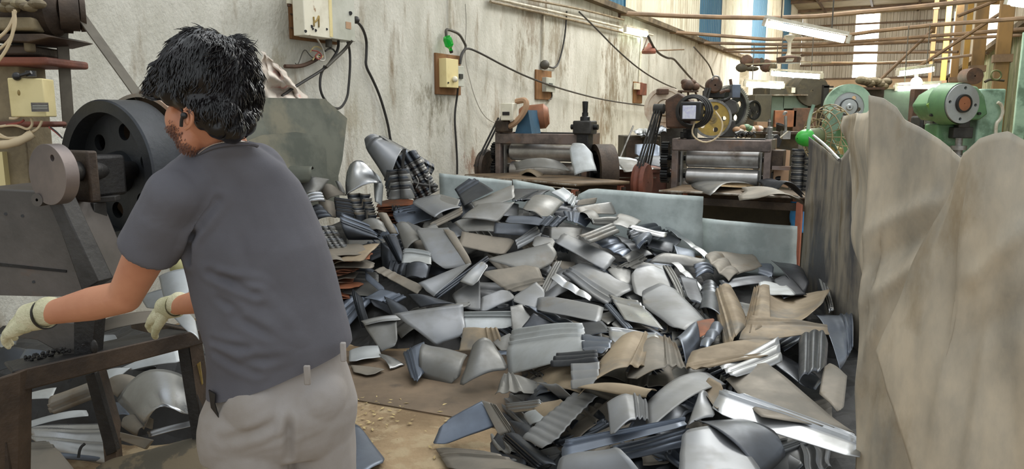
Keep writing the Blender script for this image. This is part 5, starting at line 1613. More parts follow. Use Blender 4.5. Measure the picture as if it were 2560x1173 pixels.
# ================================================================== THE HEAP, sheet by sheet
# corners tl tr br bl in photo pixels | material | groove edge | bulge | label
DATA = '''
1097,485 1149,500 1140,520 1080,500|steel_grey|n|.1|thin grey sheet at the top left of the heap, beside the galvanised sheet
1285,472 1373,475 1311,504 1282,501|steel_dark|n|.1|dark bluish sheet near the crest, right of the folded black piece
1138,472 1178,441 1233,478 1162,514|steel_dark|t|.1|black tent-like folded piece sticking up highest on the crest
1181,504 1282,462 1284,498 1188,517|steel_grey|n|.15|long pale strip on the crest right of the black folded piece
1408,470 1440,495 1436,515 1380,480|steel_pale|r|.1|bright corner piece against the cut corner of the galvanised sheet
1442,518 1526,505 1539,537 1452,534|steel_grey|n|.2|grey sheet below the left end of the long galvanised sheet
1447,500 1492,494 1488,508 1442,514|steel_dusty|n|.2|narrow dusty curl at the foot of the long galvanised sheet
1029,504 1097,485 1149,517 1087,540|steel_light|n|.25|rounded light sheet at the upper left of the heap, over the rust plates
1194,514 1282,509 1243,550 1155,541|steel_grey|n|.2|lens-shaped grey sheet just below the crest
1290,505 1335,478 1372,472 1330,500|steel_dark|t|.2|dark wavy strip curling over near the crest
1330,485 1408,501 1366,550 1305,527|steel_grey|n|.3|domed grey sheet near the crest with shaded left edge
1411,527 1486,540 1463,566 1418,550|steel_blue|l|.2|dark blue ribbed piece right of the domed sheet
1446,530 1470,520 1500,537 1480,560|steel_grey|n|.3|small wavy grey piece right of the dark blue ribbed one
1465,547 1546,540 1536,557 1484,557|steel_grey|b|.3|wavy-edged grey strip in the upper right of the heap
1546,534 1601,553 1578,570 1530,560|steel_grey|n|.2|small grey sheet under the long galvanised sheet
1578,560 1666,583 1662,594 1575,571|steel_shiny|a|.1|thin shiny ribbed strip under the glare spot
1130,550 1253,550 1237,578 1162,578|steel_grey|n|.2|wide flat grey sheet under the lens-shaped one
1078,556 1152,517 1156,535 1075,573|steel_dusty|a|.1|ribbed bar running diagonally at the upper left
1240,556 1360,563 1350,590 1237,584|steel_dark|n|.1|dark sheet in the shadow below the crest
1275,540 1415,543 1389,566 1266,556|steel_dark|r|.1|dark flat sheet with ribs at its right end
1376,569 1454,572 1447,600 1376,597|steel_grey|n|.1|grey sheet above the sheet with the diagonal fold
1445,589 1526,557 1546,579 1475,607|steel_grey|a|.2|fan-like ribbed grey sheet in the upper middle right
1484,605 1536,592 1581,634 1562,643|steel_blue|a|.2|blue ribbed sheet in the gap right of the middle
1536,586 1560,593 1630,634 1600,642|steel_light|a|.2|light ribbed sheet crossing the blue one
1624,595 1685,608 1682,634 1614,615|steel_dark|n|.2|dark sheet under the long shiny bar
1585,590 1640,575 1622,612 1600,618|steel_blue|b|.3|curled blue piece left of the dark sheet
1666,570 1680,572 1771,634 1762,643|steel_shiny|a|.1|long shiny ribbed bar ending below the low plain galvanised sheet
1685,615 1735,625 1738,648 1692,640|steel_blue|n|.2|bluish piece under the long shiny bar
1052,585 1090,560 1110,600 1075,620|steel_grey|n|.3|curved sheet left of the big upright light sheet
990,559 1023,559 1051,595 1012,624|steel_grey|n|.4|rounded bell-shaped sheet left of the big upright light sheet
1159,582 1285,598 1259,636 1149,614|steel_dusty|n|.15|smooth brownish-grey sheet right of the big upright light sheet
1288,601 1339,564 1354,588 1295,621|steel_light|a|.2|light fan-shaped ribbed sheet in the middle of the heap
1340,590 1390,600 1378,625 1330,618|steel_grey|n|.1|dull sheet right of the light fan-shaped ribbed one
1039,572 1120,572 1178,660 1091,671|steel_light|n|.12|big light sheet standing upright at the left of the heap
1110,575 1135,580 1180,655 1168,665|steel_dusty|n|.3|brownish sheet peeping from behind the big upright light sheet
1392,606 1415,585 1540,640 1512,672|steel_light|n|.2|long light sheet with a diagonal fold, right of the middle
1220,644 1373,608 1392,650 1324,680|steel_grey|n|.2|wide smooth sheet in the centre of the heap
1010,621 1075,629 1076,661 1006,657|steel_pale|t|.2|very shiny small ribbed piece at the left of the heap
1015,659 1073,659 1065,698 1012,694|steel_dark|n|.6|dark arched piece under the very shiny ribbed one
1555,641 1581,626 1617,647 1581,667|steel_grey|b|.3|small crinkled piece in the middle right
1627,647 1679,626 1760,650 1755,665|steel_grey|n|.3|grey sheet with bent tip in the middle right
1737,657 1785,663 1785,680 1743,688|steel_blue|a|.3|small ribbed piece left of the big ribbed one by the barrier
1798,625 1879,638 1902,667 1844,682|steel_dusty|n|.1|smooth dark-grey sheet under the low galvanised sheet
1763,638 1798,623 1846,680 1821,701|steel_dusty|a|.2|big ribbed sheet below the low galvanised sheet
1899,660 1934,663 1931,696 1896,683|steel_blue|b|.2|bluish piece with a bright rib near the red bench leg
1931,657 2002,660 2022,699 2006,740|steel_dark|n|.1|dark sheet leaning at the foot of the red bench leg
1802,702 1925,689 1935,702 1808,721|steel_dark|n|.2|dark flat strip above the brown saddle pieces
1935,700 1975,690 2015,735 1960,745|steel_dark|n|.2|dark triangular piece behind the brown saddle piece
1546,663 1581,650 1659,676 1640,684|steel_grey|t|.3|flat grey strip with wavy upper edge, middle right
1517,673 1575,673 1581,722 1555,711|steel_grey|n|.2|grey sheet left of the large bent sheet
937,677 958,668 1058,715 1040,733|steel_dusty|t|.1|dusty ribbed bar at the left edge of the heap
915,681 960,718 958,735 915,700|steel_blue|n|.2|blue pointed piece beside the rust plate stack
1049,705 1172,657 1176,663 1087,741|steel_light|n|.15|light sheet whose right edge meets the long dark ribbed bar
1091,731 1214,642 1222,655 1096,746|steel_dark|a|.1|long dark ribbed bar running diagonally in the left middle
1130,734 1198,692 1200,778 1145,762|steel_light|n|.15|light triangular sheet left of the centre
1150,700 1205,650 1220,665 1190,715|steel_shiny|n|.3|bright curled piece right of the long dark ribbed bar
1207,679 1340,658 1363,712 1285,738|steel_dusty|b|.12|broad stained sheet with brown smears in the centre
1386,657 1404,655 1366,733 1352,721|steel_grey|x|.2|upright narrow ribbed piece in the centre
1376,700 1390,685 1478,740 1472,752|steel_shiny|a|.1|shiny rib strip below the long folded sheet
1412,680 1462,652 1592,722 1516,762|steel_light|l|.2|large light sheet with four ribs along its left edge
1679,657 1695,655 1758,722 1750,730|steel_shiny|a|.1|shiny ribbed strip right of the large bent sheet
1700,690 1740,700 1760,760 1720,750|steel_dark|n|.1|dark piece behind the dark curved blue one
1578,670 1659,663 1687,728 1591,749|steel_light|n|.12|upper half of the large bent sheet in the middle right
1659,665 1681,667 1716,741 1702,750|steel_grey|x|.3|curved ribbed flange right of the large bent sheet
1207,744 1266,723 1287,744 1287,802 1201,783|steel_light|n|.2|light sheet with a rounded top left of the two-ribbed corner piece
1020,735 1080,742 1137,757 1050,767|steel_dark|n|.3|dark wavy sheet left of the light triangular one
912,745 955,722 1017,742 980,760|steel_blue|b|.2|dark blue sheet with a ribbed right edge, left edge of the heap
960,740 1010,765 1030,790 985,795|steel_dark|n|.2|dark piece in the gap above the large blank sheet
1050,775 1170,755 1172,766 1060,784|steel_grey|n|.3|thin curved sheet lying over the large blank sheet
1273,748 1340,706 1366,735 1335,778|steel_light|n|.2|light sheet with a peaked top in the centre front
1306,760 1345,768 1430,806 1423,823|steel_blue|a|.1|blue ribbed strip under the peaked light sheet
1350,735 1507,765 1493,808 1345,778|steel_light|n|.15|broad light sheet right of the peaked one
1523,738 1591,751 1655,821 1562,795|steel_shiny|t|.15|shiny sheet with ribs, left of the lower bent sheet
1513,764 1530,762 1583,820 1566,824|steel_blue|x|.3|narrow blue strip under the shiny ribbed sheet
1591,747 1670,710 1764,795 1705,835|steel_light|n|.18|lower half of the large bent sheet, domed and bluish
876,718 905,745 924,812 902,815|steel_dark|l|.5|dark curved ribbed flange beside the man's back
1156,781 1285,779 1284,821 1158,819|steel_pale|t|.1|bright ribbed sheet left of the centre front
1277,770 1305,765 1330,800 1285,860|steel_grey|n|.1|grey piece between the two bright ribbed sheets
1335,785 1400,815 1390,830 1300,830|steel_dark|n|.1|dark sheet behind the front bright ribbed sheet
1420,815 1500,800 1530,830 1455,850|steel_dark|n|.2|dark sheet right of the front bright ribbed sheet
1456,838 1530,845 1520,880 1456,880|steel_blue|a|.1|blue-grey ribbed sheet right of the front bright ribbed sheet
910,809 991,791 992,861 951,875|steel_grey|n|.15|grey sheet under the left edge of the large blank sheet
905,800 1000,785 1000,800 915,812|steel_shiny|n|.4|bright curved edge left of the large blank sheet
991,787 1155,769 1160,831 1088,857|steel_light|n|.06|large blank rectangular light sheet, left front
1160,820 1240,822 1260,875 1150,875|steel_brown|r|.1|brown sheet with a curved ribbed edge left of the front bright ribbed sheet
1233,857 1277,833 1281,879 1253,875|steel_grey|n|.2|grey corner piece left of the front bright ribbed sheet
1281,833 1455,821 1456,881 1268,922|steel_pale|t|.08|front bright sheet with three strong ribs along its top
1400,884 1490,873 1492,902 1380,915|steel_dark|a|.1|dark ribbed strip under the front bright sheet
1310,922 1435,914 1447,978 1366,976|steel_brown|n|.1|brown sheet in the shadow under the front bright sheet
876,871 943,861 953,893 874,911|steel_pale|n|.2|pale beige sheet at the left front on the brown plate
880,912 970,922 925,939 885,930|steel_dusty|n|.1|dull pointed sheet lying at the left front
947,881 1010,908 975,921 955,895|steel_shiny|n|.3|shiny pointed sliver at the left front
1011,881 1060,855 1066,925 1035,964|steel_blue|l|.2@4.32@.27|ribbed left flange of the arch-shaped piece on the brown plate
1060,855 1168,877 1142,956 1050,930|steel_grey|n|.5@4.30@.27|arch-shaped piece standing on the brown plate
1183,862 1230,853 1272,915 1245,968 1150,960|steel_grey|n|.45@4.32@.27|second arch-shaped piece right of the first one
1262,928 1330,945 1434,995 1243,987|steel_grey|l|.25@4.05@.25|twisted ribbed piece right of the two arches
1332,950 1385,960 1432,995 1390,985|steel_light|n|.3|light curled tip right of the twisted ribbed piece
1265,1008 1350,1000 1352,1022 1269,1029|steel_shiny|a|.2|small silver ribbed piece below the twisted one
1306,1031 1394,1029 1376,1061 1322,1061|steel_pale|n|.4|pale cup-shaped piece in the lower middle
1330,1010 1400,1000 1440,1040 1350,1045|steel_brown|n|.2|brown sheet above the pale cup-shaped piece
1270,1050 1320,1060 1360,1110 1300,1100|steel_dark|n|.2|dark curled piece in the lower middle shadow
1757,705 1790,709 1809,789 1752,766|steel_dark|t|.4|dark blue curved piece left of the brown ribbed one
1899,700 1960,712 1990,740 1900,735|steel_pale|n|.1|pale yellowish rim behind the brown saddle piece
1783,733 1838,722 1878,812 1815,862|steel_brown|l|.35|brown ribbed curved piece left of the brown saddle
2047,695 2068,695 2085,772 2072,779|steel_shiny|x|.2|bright narrow strip standing behind the brown saddle
2038,781 2130,775 2132,848 2101,913|steel_blue|r|.3|bluish curved fender piece against the streaky plate
1905,714 2072,726 2045,795 1885,812|steel_brown|n|-.35|large brown saddle-shaped piece, hollow in the middle
1885,722 1922,714 1925,805 1851,850|steel_brown|l|.2|brown ribbed left flank of the saddle piece
1885,792 2060,810 2066,828 1851,854|steel_brown|t|.1|brown ribbed flange along the bottom of the saddle piece
1740,806 1786,796 1775,830 1740,848|rust_sheet|n|.1|small rust-coloured sheet in the hollow left of the brown pieces
1786,800 1809,819 1772,867 1746,863|steel_blue|a|.3|blue ribbed piece right of the small rust-coloured sheet
1685,840 1735,804 1750,848 1717,900|steel_blue|n|.4|bluish curved piece left of the small rust-coloured sheet
2000,838 2070,827 2063,934 1998,950|steel_dark|x|.3|dark brown ribbed panels standing under the saddle flange
2063,905 2116,940 2105,1040 2050,985|steel_dusty|n|.1|dark dusty sheet against the streaky plate, lower right
1521,813 1637,840 1645,852 1530,862|steel_shiny|t|.3|silver curved strip above the dome with yellow tape
1600,850 1687,846 1714,915 1560,962|steel_dusty|r|.3|dusty sheet with curved right edge behind the taped dome
1530,848 1648,845 1632,920 1450,968|steel_brown|r|.45|brown dome with a square of yellowish tape on it
1431,910 1499,903 1492,960 1429,967|steel_light|a|.1|light ribbed sheet left of the taped brown dome
1740,867 1940,838 1948,900 1715,930|steel_brown|b|.18|brown fender with bright silver ribs sweeping to the right
1450,962 1560,955 1637,974 1614,991|steel_brown|n|.3|long brown strip below the taped dome
1800,915 1942,842 1950,902 1830,942|steel_bright|a|.1|silver ribbed sweep at the lower right edge of the brown fender
1820,945 1915,906 2124,1078 1905,1040|steel_dusty|n|.12|big smooth dark-brown sheet above the long silver ribbed bar
1626,987 1761,920 1809,953 1802,1027 1618,1072|steel_light|n|.3|large light domed sheet in the lower right centre
1761,945 1813,978 1792,1031 1765,990|steel_brown|n|-.3|brown dented hollow between dome and long silver bar
1312,1091 1439,980 1487,990 1370,1123|steel_light|x|.1|light panel with many fine ribs, lower centre
1520,1000 1614,989 1620,1043 1450,1062 1530,1085|steel_light|r|.35|light rounded fender with a rib along its right rim
1108,1055 1205,1003 1250,1060 1080,1122|steel_blue|n|.15@3.33@.12|bluish left face of the peaked piece at the bottom left
1205,1003 1240,1015 1284,1075 1248,1088|steel_dusty|r|.2@3.38@.12|ribbed dusty right face of the peaked piece at the bottom left
1748,985 1769,985 1788,1037 1722,1056|steel_light|n|.3|small light piece left of the end of the long silver bar
1420,1098 1702,1048 1708,1068 1410,1137|steel_blue|t|.15|long bluish sheet with ribs at the bottom centre
1257,1095 1300,1085 1392,1160 1340,1172|steel_dark|l|.5|dark S-curled piece with bright edge at the bottom
1534,1113 1719,1069 1712,1111 1555,1148|steel_blue|a|.15|blue-grey ribbed sheet at the bottom right of centre
1744,1044 1807,1038 1975,1100 2022,1182 1905,1182|steel_dark|n|.5|dark folded sheet curling under the long silver ribbed bar
1815,973 2141,1087 2141,1142 1788,1030|steel_bright|t|.12|long silver ribbed bar reaching the dusty plate at lower right
1096,1121 1225,1129 1374,1182 1130,1182|steel_dusty|t|.2|dusty sheet cut off by the bottom edge, left of the S-curl
1420,1130 1534,1116 1600,1184 1390,1184|steel_light|n|.35|light domed sheet cut off by the bottom edge, centre
1711,1081 1830,1073 1905,1184 1700,1184|steel_light|n|.2|light smooth sheet cut off by the bottom edge, right
'''
random.seed(99)
LIFTS = []


def inside(x, y, poly):
    c = False
    n = len(poly)
    for i in range(n):
        x1, y1 = poly[i]
        x2, y2 = poly[(i + 1) % n]
        if (y1 > y) != (y2 > y) and x < (x2 - x1) * (y - y1) / (y2 - y1) + x1:
            c = not c
    return c


def cover(q):
    tl, tr, br, bl = q[0], q[1], q[2], q[-1]
    out = []
    for i in range(5):
        for j in range(5):
            u, v = .05 + .225 * i, .05 + .225 * j
            out.append(((tl[0] * (1 - u) + tr[0] * u) * (1 - v) + (bl[0] * (1 - u) + br[0] * u) * v,
                        (tl[1] * (1 - u) + tr[1] * u) * (1 - v) + (bl[1] * (1 - u) + br[1] * u) * v))
    return out


# smaller anonymous pieces first: they fill the depth of the heap under the named ones
SMALL = ('steel_grey', 'steel_dark', 'steel_blue', 'steel_dusty', 'steel_dark', 'steel_light')
FILLAB = {'steel_grey': 'small plain grey offcut half buried under the larger sheets of the heap', 'steel_dark': 'small near-black offcut half buried under the larger sheets of the heap', 'steel_blue': 'small bluish offcut half buried under the larger sheets of the heap',
          'steel_dusty': 'small dust-brown offcut half buried under the larger sheets of the heap', 'steel_light': 'small light offcut half buried under the larger sheets of the heap'}
for k in range(118):
    for _ in range(30):
        if k % 5 < 3:
            x, y = random.uniform(880, 2010), random.uniform(470, 900)
            top = lerp([880, 1000, 1150, 1400, 1500, 1650, 1800, 2000], [560, 500, 475, 485, 520, 580, 640, 680], x)
            if y < top + 12 or (x < 1230 and y > 850):
                continue
        else:
            x, y = random.uniform(1180, 2080), random.uniform(880, 1170)
            if x < 1280 + (y - 900) * -.5 + 60 or x < 1180:
                continue
        break
    s = lerp([450, 700, 1000, 1173], [34, 50, 78, 95], y) * random.uniform(.7, 1.25)
    a = random.uniform(-.9, .9)
    ca, sa = math.cos(a), math.sin(a)
    asp = random.uniform(.3, .75)
    q = [(x + (i * ca - j * asp * sa) * s, y + (i * sa + j * asp * ca) * s * .8) for i, j in ((-1, -1), (1, -1), (1, 1), (-1, 1))]
    if any(p[0] > 2090 for p in q):
        continue
    c = [hit(a, b, random.uniform(-.2, -.11)) for a, b in q]
    m = random.choice(SMALL)
    sheet(c, m, FILLAB[m], 1000 + k, group='half buried ' + m.replace('steel_', '') + ' offcuts in the heap', rib=random.choice((None, 'a', 't', 'b', 'l', 'r')),
          bulge=random.uniform(-.12, .15), dent=.025, wav=.04, nr=3)
def tri_depth(c, q, x, y):
    """distance along the ray of pixel (x, y) to the quad c (outline q in pixels)"""
    d = ray(x, y).normalized()
    a0, a1, a2, a3 = q

    def cr(o, p):
        return (p[0] - o[0]) * (y - o[1]) - (p[1] - o[1]) * (x - o[0])
    t = (c[0], c[1], c[2]) if cr(a0, a2) * ((a2[0] - a0[0]) * (a1[1] - a0[1]) - (a2[1] - a0[1]) * (a1[0] - a0[0])) >= 0 else (c[0], c[2], c[3])
    n = (t[1] - t[0]).cross(t[2] - t[0])
    k = n.dot(d)
    if abs(k) < 1e-9:
        return None
    return n.dot(t[0] - CAM) / k


for i, ln in enumerate(x for x in DATA.strip().split('\n') if x):
    s, m, rib, bu, lab = ln.split('|')
    q = pq(s)
    q4 = [q[0], q[1], q[2], q[-1]]
    mx_, my_ = sum(a for a, b in q4) / 4, sum(b for a, b in q4) / 4
    q4 = [(mx_ + (a - mx_) * 1.06, my_ + (b - my_) * 1.06) for a, b in q4]
    rr = random.Random(i)
    c = [hit(a, b, rr.uniform(-.012, .012)) for a, b in q4]
    if '@' in bu:
        bu, yy, tl_ = bu.split('@')
        c = fixed(' '.join('%f,%f' % p for p in q4), float(yy), float(tl_))
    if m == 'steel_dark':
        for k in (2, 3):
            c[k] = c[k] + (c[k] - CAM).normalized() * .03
    mid = sum(c, V((0, 0, 0))) / 4
    # flatten: keep a steel sheet nearly plane
    dn_ = [(p - CAM).length for p in c]
    tw = (dn_[0] + dn_[2] - dn_[1] - dn_[3]) / 4 * .7
    c = [CAM + (p - CAM).normalized() * (L_ + sg * tw) for p, L_, sg in zip(c, dn_, (-1, 1, -1, 1))]
    lift = -.05
    for (q2, c2) in LIFTS:
        for x, y in cover(q4):
            if inside(x, y, q2):
                t1, t2 = tri_depth(c, q4, x, y), tri_depth(c2, q2, x, y)
                if t1 and t2:
                    lift = max(lift, t1 - t2 + .013)
        for x, y in cover(q2):
            if inside(x, y, q4):
                t1, t2 = tri_depth(c, q4, x, y), tri_depth(c2, q2, x, y)
                if t1 and t2:
                    lift = max(lift, t1 - t2 + .013)
    if lift < 0 and not any(inside(x, y, q2) for (q2, c2) in LIFTS for x, y in cover(q4)):
        lift = 0
    lift = min(lift, .3)
    c = [p - (p - CAM).normalized() * lift for p in c]
    for k in range(4):
        if c[k].z < .025:
            c[k] = CAM + (c[k] - CAM) * ((CAMZ - .025) / (CAMZ - c[k].z))
    LIFTS.append((q4, c))
    W = min(((c[1] - c[0]).length + (c[2] - c[3]).length) / 2, ((c[3] - c[0]).length + (c[1] - c[2]).length) / 2)
    kw = {}
    if rib == 'n':
        kw['rib'] = None
        kw['dent'] = .012
    else:
        kw['rib'] = rib
        kw['nr'] = 3
        if 'many fine' in lab:
            kw['nr'] = 9
        kw['amp'] = min(.0065, W * .05) if 'many fine' not in lab else .003
    if 'light sheet with a diagonal' in lab or 'blank' in lab:
        kw['clip'] = (0, 0, .15, 0)
    bu = float(bu)
    w = (c[1] - c[0]).length + (c[2] - c[3]).length
    h = (c[3] - c[0]).length + (c[1] - c[2]).length
    sheet(c, m, lab, i * 3 + 1, bulge=bu * (.25 if abs(bu) < .3 else .5), bax=('v' if rib in ('a', 't', 'b') and w > h * 1.6 else 'u') if i % 3 else 'v', curl=rr.uniform(-.12, .12), wav=.02, **kw)
tp = fixed('1556,862 1588,846 1606,862 1582,898', 1, 0)
c = [hit(a, b, .19) for a, b in pq('1554,864 1588,844 1606,862 1578,900')]

# stacks of nested pressings ------------------------------------------------
def nest(name, lab, base, Y, n, step, dY, m, group=None, par_cat='nested stack', **k):
    """a bundle of identical pressings nested in each other; each piece is a part"""
    t = thing(name, lab, par_cat, P(base[0][0], base[0][1], Y), group)
    for i in range(n):
        rnd = random.Random(i)
        j = rnd.uniform(-1.2, 1.2)
        c = [P(a + step[0] * i + j, b + step[1] * i + j, Y + dY * i) for a, b in base]
        if k.get('side'):
            c = [q + V((0, (idx in (1, 2)) * k['side'], 0)) for idx, q in enumerate(c)]
        kk = {a: b for a, b in k.items() if a != 'side'}
        g = sheet_geo(c, seed=k.get('seed', 3), **{a: b for a, b in kk.items() if a != 'seed'})
        obj('pressing', g, m[i % len(m)], t, solid=.0025, ang=60)
    return t


GS = 'nested stacks of pressings by the wall'
rp = thing('rust_plate_stack', 'small stack of rusty plates below the fender stack', 'plate stack', P(1000, 525, 6.2), 'stacks of rusty plates')
for i in range(7):
    rnd = random.Random(i)
    y = 500 + i * 7
    c = [P(a + rnd.uniform(-6, 6), b, 6.35 - (b - y) * .012 - i * .0) for a, b in ((952, y), (1030, y - 2), (1046, y + 14), (944, y + 16))]
    obj('rusty_plate', sheet_geo(c, seed=700 + i, dent=.03, wav=.06), 'rust_sheet', rp, solid=.004)
nest('fender_stack', 'tall stack of nested curved fender pressings, pale grey front, at the wall', [(905, 352), (948, 336), (1010, 372), (972, 452)], 6.35, 14, (6.2, 3.4), .018, ('steel_grey', 'steel_dark', 'steel_blue'), GS, rib='r', nr=2, band=.35, amp=.012, bulge=.28, bax='u', seed=41, clip=(.2, .1, .1, .1))
sheet([P(a, b, y) for a, b, y in ((904, 352, 6.3), (950, 336, 6.36), (1008, 366, 6.3), (972, 456, 6.12))], 'steel_light', 'pale grey curved fender at the front of the tall fender stack', 612, GS, 'pressing', 'pressing', rib='t', nr=2, band=.25, amp=.01, bulge=.35, bax='u', dent=.02, clip=(.15, .1, .1, .1))
nest('fender_stack', 'dense stack of thin dark folded pressings right of the pale fenders', [(975, 398), (1035, 372), (1050, 392), (990, 425)], 6.25, 15, (3.5, 6), .01, ('steel_dark', 'steel_grey', 'gear_steel'), GS, rib='x', nr=4, amp=.014, bulge=.3, seed=44)
nest('folded_stack', 'stack of folded dark strips between pale fenders and rusty plates', [(965, 425), (1020, 420), (1030, 445), (958, 448)], 6.1, 9, (1.0, 6.5), -.008, ('steel_dark', 'iron_grey', 'steel_grey'), GS, rib='x', nr=2, amp=.02, bulge=.1, seed=45)
sheet([P(a, b, y) for a, b, y in ((866, 412, 6.1), (925, 404, 6.15), (958, 460, 6.0), (862, 480, 5.9))], 'steel_shiny', 'bluish shiny domed pressing standing left of the fender stack', 610, GS, 'pressing', 'pressing', bulge=.3, clip=(.15, .3, .15, 0), dent=.05)
sheet([P(a, b, y) for a, b, y in ((930, 425, 6.2), (958, 450, 6.1), (952, 512, 6.0), (935, 505, 6.0))], 'steel_pale', 'pale curved rim of the domed pressing', 611, GS, 'pressing', 'pressing', bulge=.4, dent=.02)
nest('folded_stack', 'stack of zigzag folded pressings just below the domed pressing', [(866, 482), (925, 484), (918, 498), (872, 512)], 5.95, 11, (1.8, 5.4), -.012, ('steel_dusty', 'steel_dark', 'gear_steel'), GS, rib='x', nr=2, amp=.026, bulge=-.25, seed=47)
nest('folded_stack', 'stack of dark flat pressings left of the zigzag ones', [(835, 492), (882, 498), (880, 512), (836, 508)], 5.9, 9, (.6, 4.6), -.01, ('steel_dark', 'iron_grey'), GS, rib=None, bulge=.2, seed=48)
nest('ripple_stack', 'fan of rippled pressings with bright left ends beside the shirt', [(775, 566), (832, 562), (838, 578), (785, 584)], 5.6, 11, (3.4, 5.2), -.02, ('steel_light', 'steel_grey', 'gear_steel'), GS, rib='x', nr=4, amp=.013, bulge=.3, seed=49)
nest('dark_pressing_stack', 'black nested curved pressings with bright lip, right of the rippled fan', [(848, 548), (940, 586), (948, 600), (868, 600)], 5.5, 4, (1.5, -4.5), .03, ('steel_dark', 'steel_blue'), GS, rib='t', nr=1, band=.2, bulge=.4, bax='v', seed=50)
for i, (s, Y, tl, m, rib, lab) in enumerate((
        ('800,470 833,459 866,487 815,500', 6.1, .1, 'steel_dusty', None, 'brown domed scrap piece left of the domed pressing'),
        ('838,452 852,456 866,486 850,480', 6.15, .1, 'steel_grey', None, 'small grey shard above the brown domed piece'),
        ('743,455 822,444 792,482 758,488', 5.9, .15, 'steel_grey', None, 'light grey sheet with slanted end right of the shirt'),
        ('756,487 804,477 812,500 760,511', 5.8, .1, 'steel_shiny', 'a', 'bright double-ribbed piece beside the shirt'),
        ('765,525 800,508 830,540 790,550', 5.8, .1, 'steel_dark', 'a', 'dark crushed piece between bright rib and rippled fan'),
        ('795,500 838,505 842,545 800,540', 5.95, .1, 'steel_dusty', None, 'brownish crushed sheet left of the dark flat stack'),
        ('894,552 958,552 970,582 922,575', 5.6, .15, 'steel_grey', None, 'grey curved lid right of the black nested pressings'),
        ('942,532 966,532 996,585 975,585', 5.75, .1, 'steel_dusty', None, 'dull brown sheet leaning under the small rusty stack'),
        ('955,590 990,585 1013,655 996,660', 5.35, .1, 'steel_dark', 'l', 'dark folded sheet with bright bent edge at the left of the heap'),
        ('950,604 1000,640 1008,700 955,690', 5.5, .1, 'steel_dark', None, 'black shadowed sheet behind the bright bent edge'))):
    sheet(fixed(s, Y, tl), m, lab, 620 + i, rib=rib, bulge=.25, dent=.03)
rp = thing('rust_plate_stack', 'large leaning stack of rusty orange plates right of the shirt', 'plate stack', P(870, 690, 5.2), 'stacks of rusty plates')
for i in range(17):
    rnd = random.Random(i * 7)
    y = 758 - i * 8
    x0 = 812 + rnd.uniform(-20, 8)
    x1 = 905 + rnd.uniform(-32, 34) + (10 if i > 9 else -10)
    Yc = 5.15 + i * .004
    c = [P(x0 + 6, y - 12, Yc + .28), P(x1, y - 16 - rnd.uniform(0, 8), Yc + .25), P(x1 - 18, y + 4, Yc), P(x0 - 6, y + 12 + rnd.uniform(-3, 3), Yc - .05)]
    obj('rusty_plate', sheet_geo(c, seed=740 + i, dent=.03, wav=.09, bulge=.08, clip=(.1, .3, .2, .2)), 'rust_sheet' if i % 4 else 'steel_dusty', rp, solid=.004)
sheet([P(840, 636, 5.4), P(948, 606, 5.45), P(905, 652, 5.15), P(822, 664, 5.1)], 'steel_brown', 'broad tan sheet lying on top of the rusty stack', 655, rib=None, bulge=.1, dent=.02)
sheet([P(803, 640, 5.3), P(848, 632, 5.3), P(862, 648, 5.1), P(806, 666, 5.05)], 'steel_dusty', 'small shiny-topped tan sheet beside the shirt on the rusty stack', 656, bulge=.3)
tag(obj('cable', G().tube([P(a, b, 6.15) for a, b in ((1012, 372), (1005, 420), (1018, 450), (1050, 462), (1095, 466))], .013), 'cable_dark'), 'black cable lying over the dark folded pressings', 'cable')
for i, pts in enumerate((((1060, 435), (1074, 440), (1070, 452), (1062, 446)), ((1072, 450), (1076, 480), (1070, 488)), ((1040, 440), (1048, 455), (1040, 470)))):
    tag(obj('bent_wire', G().tube([P(a, b, 6.1) for a, b in pts], .005), 'gear_steel'), 'bent bright wire in the dark folded pressings', 'wire', 'bent wires')
tag(obj('yellow_tape', sheet_geo([hit(a, b, .26) for a, b in pq('1556,862 1590,848 1604,866 1580,898')], bulge=.2, seed=5, wav=.05, clip=(.1, .1, .1, .1)), 'tape_yellow', solid=.002), 'yellowish square of tape on the brown dome', 'tape')

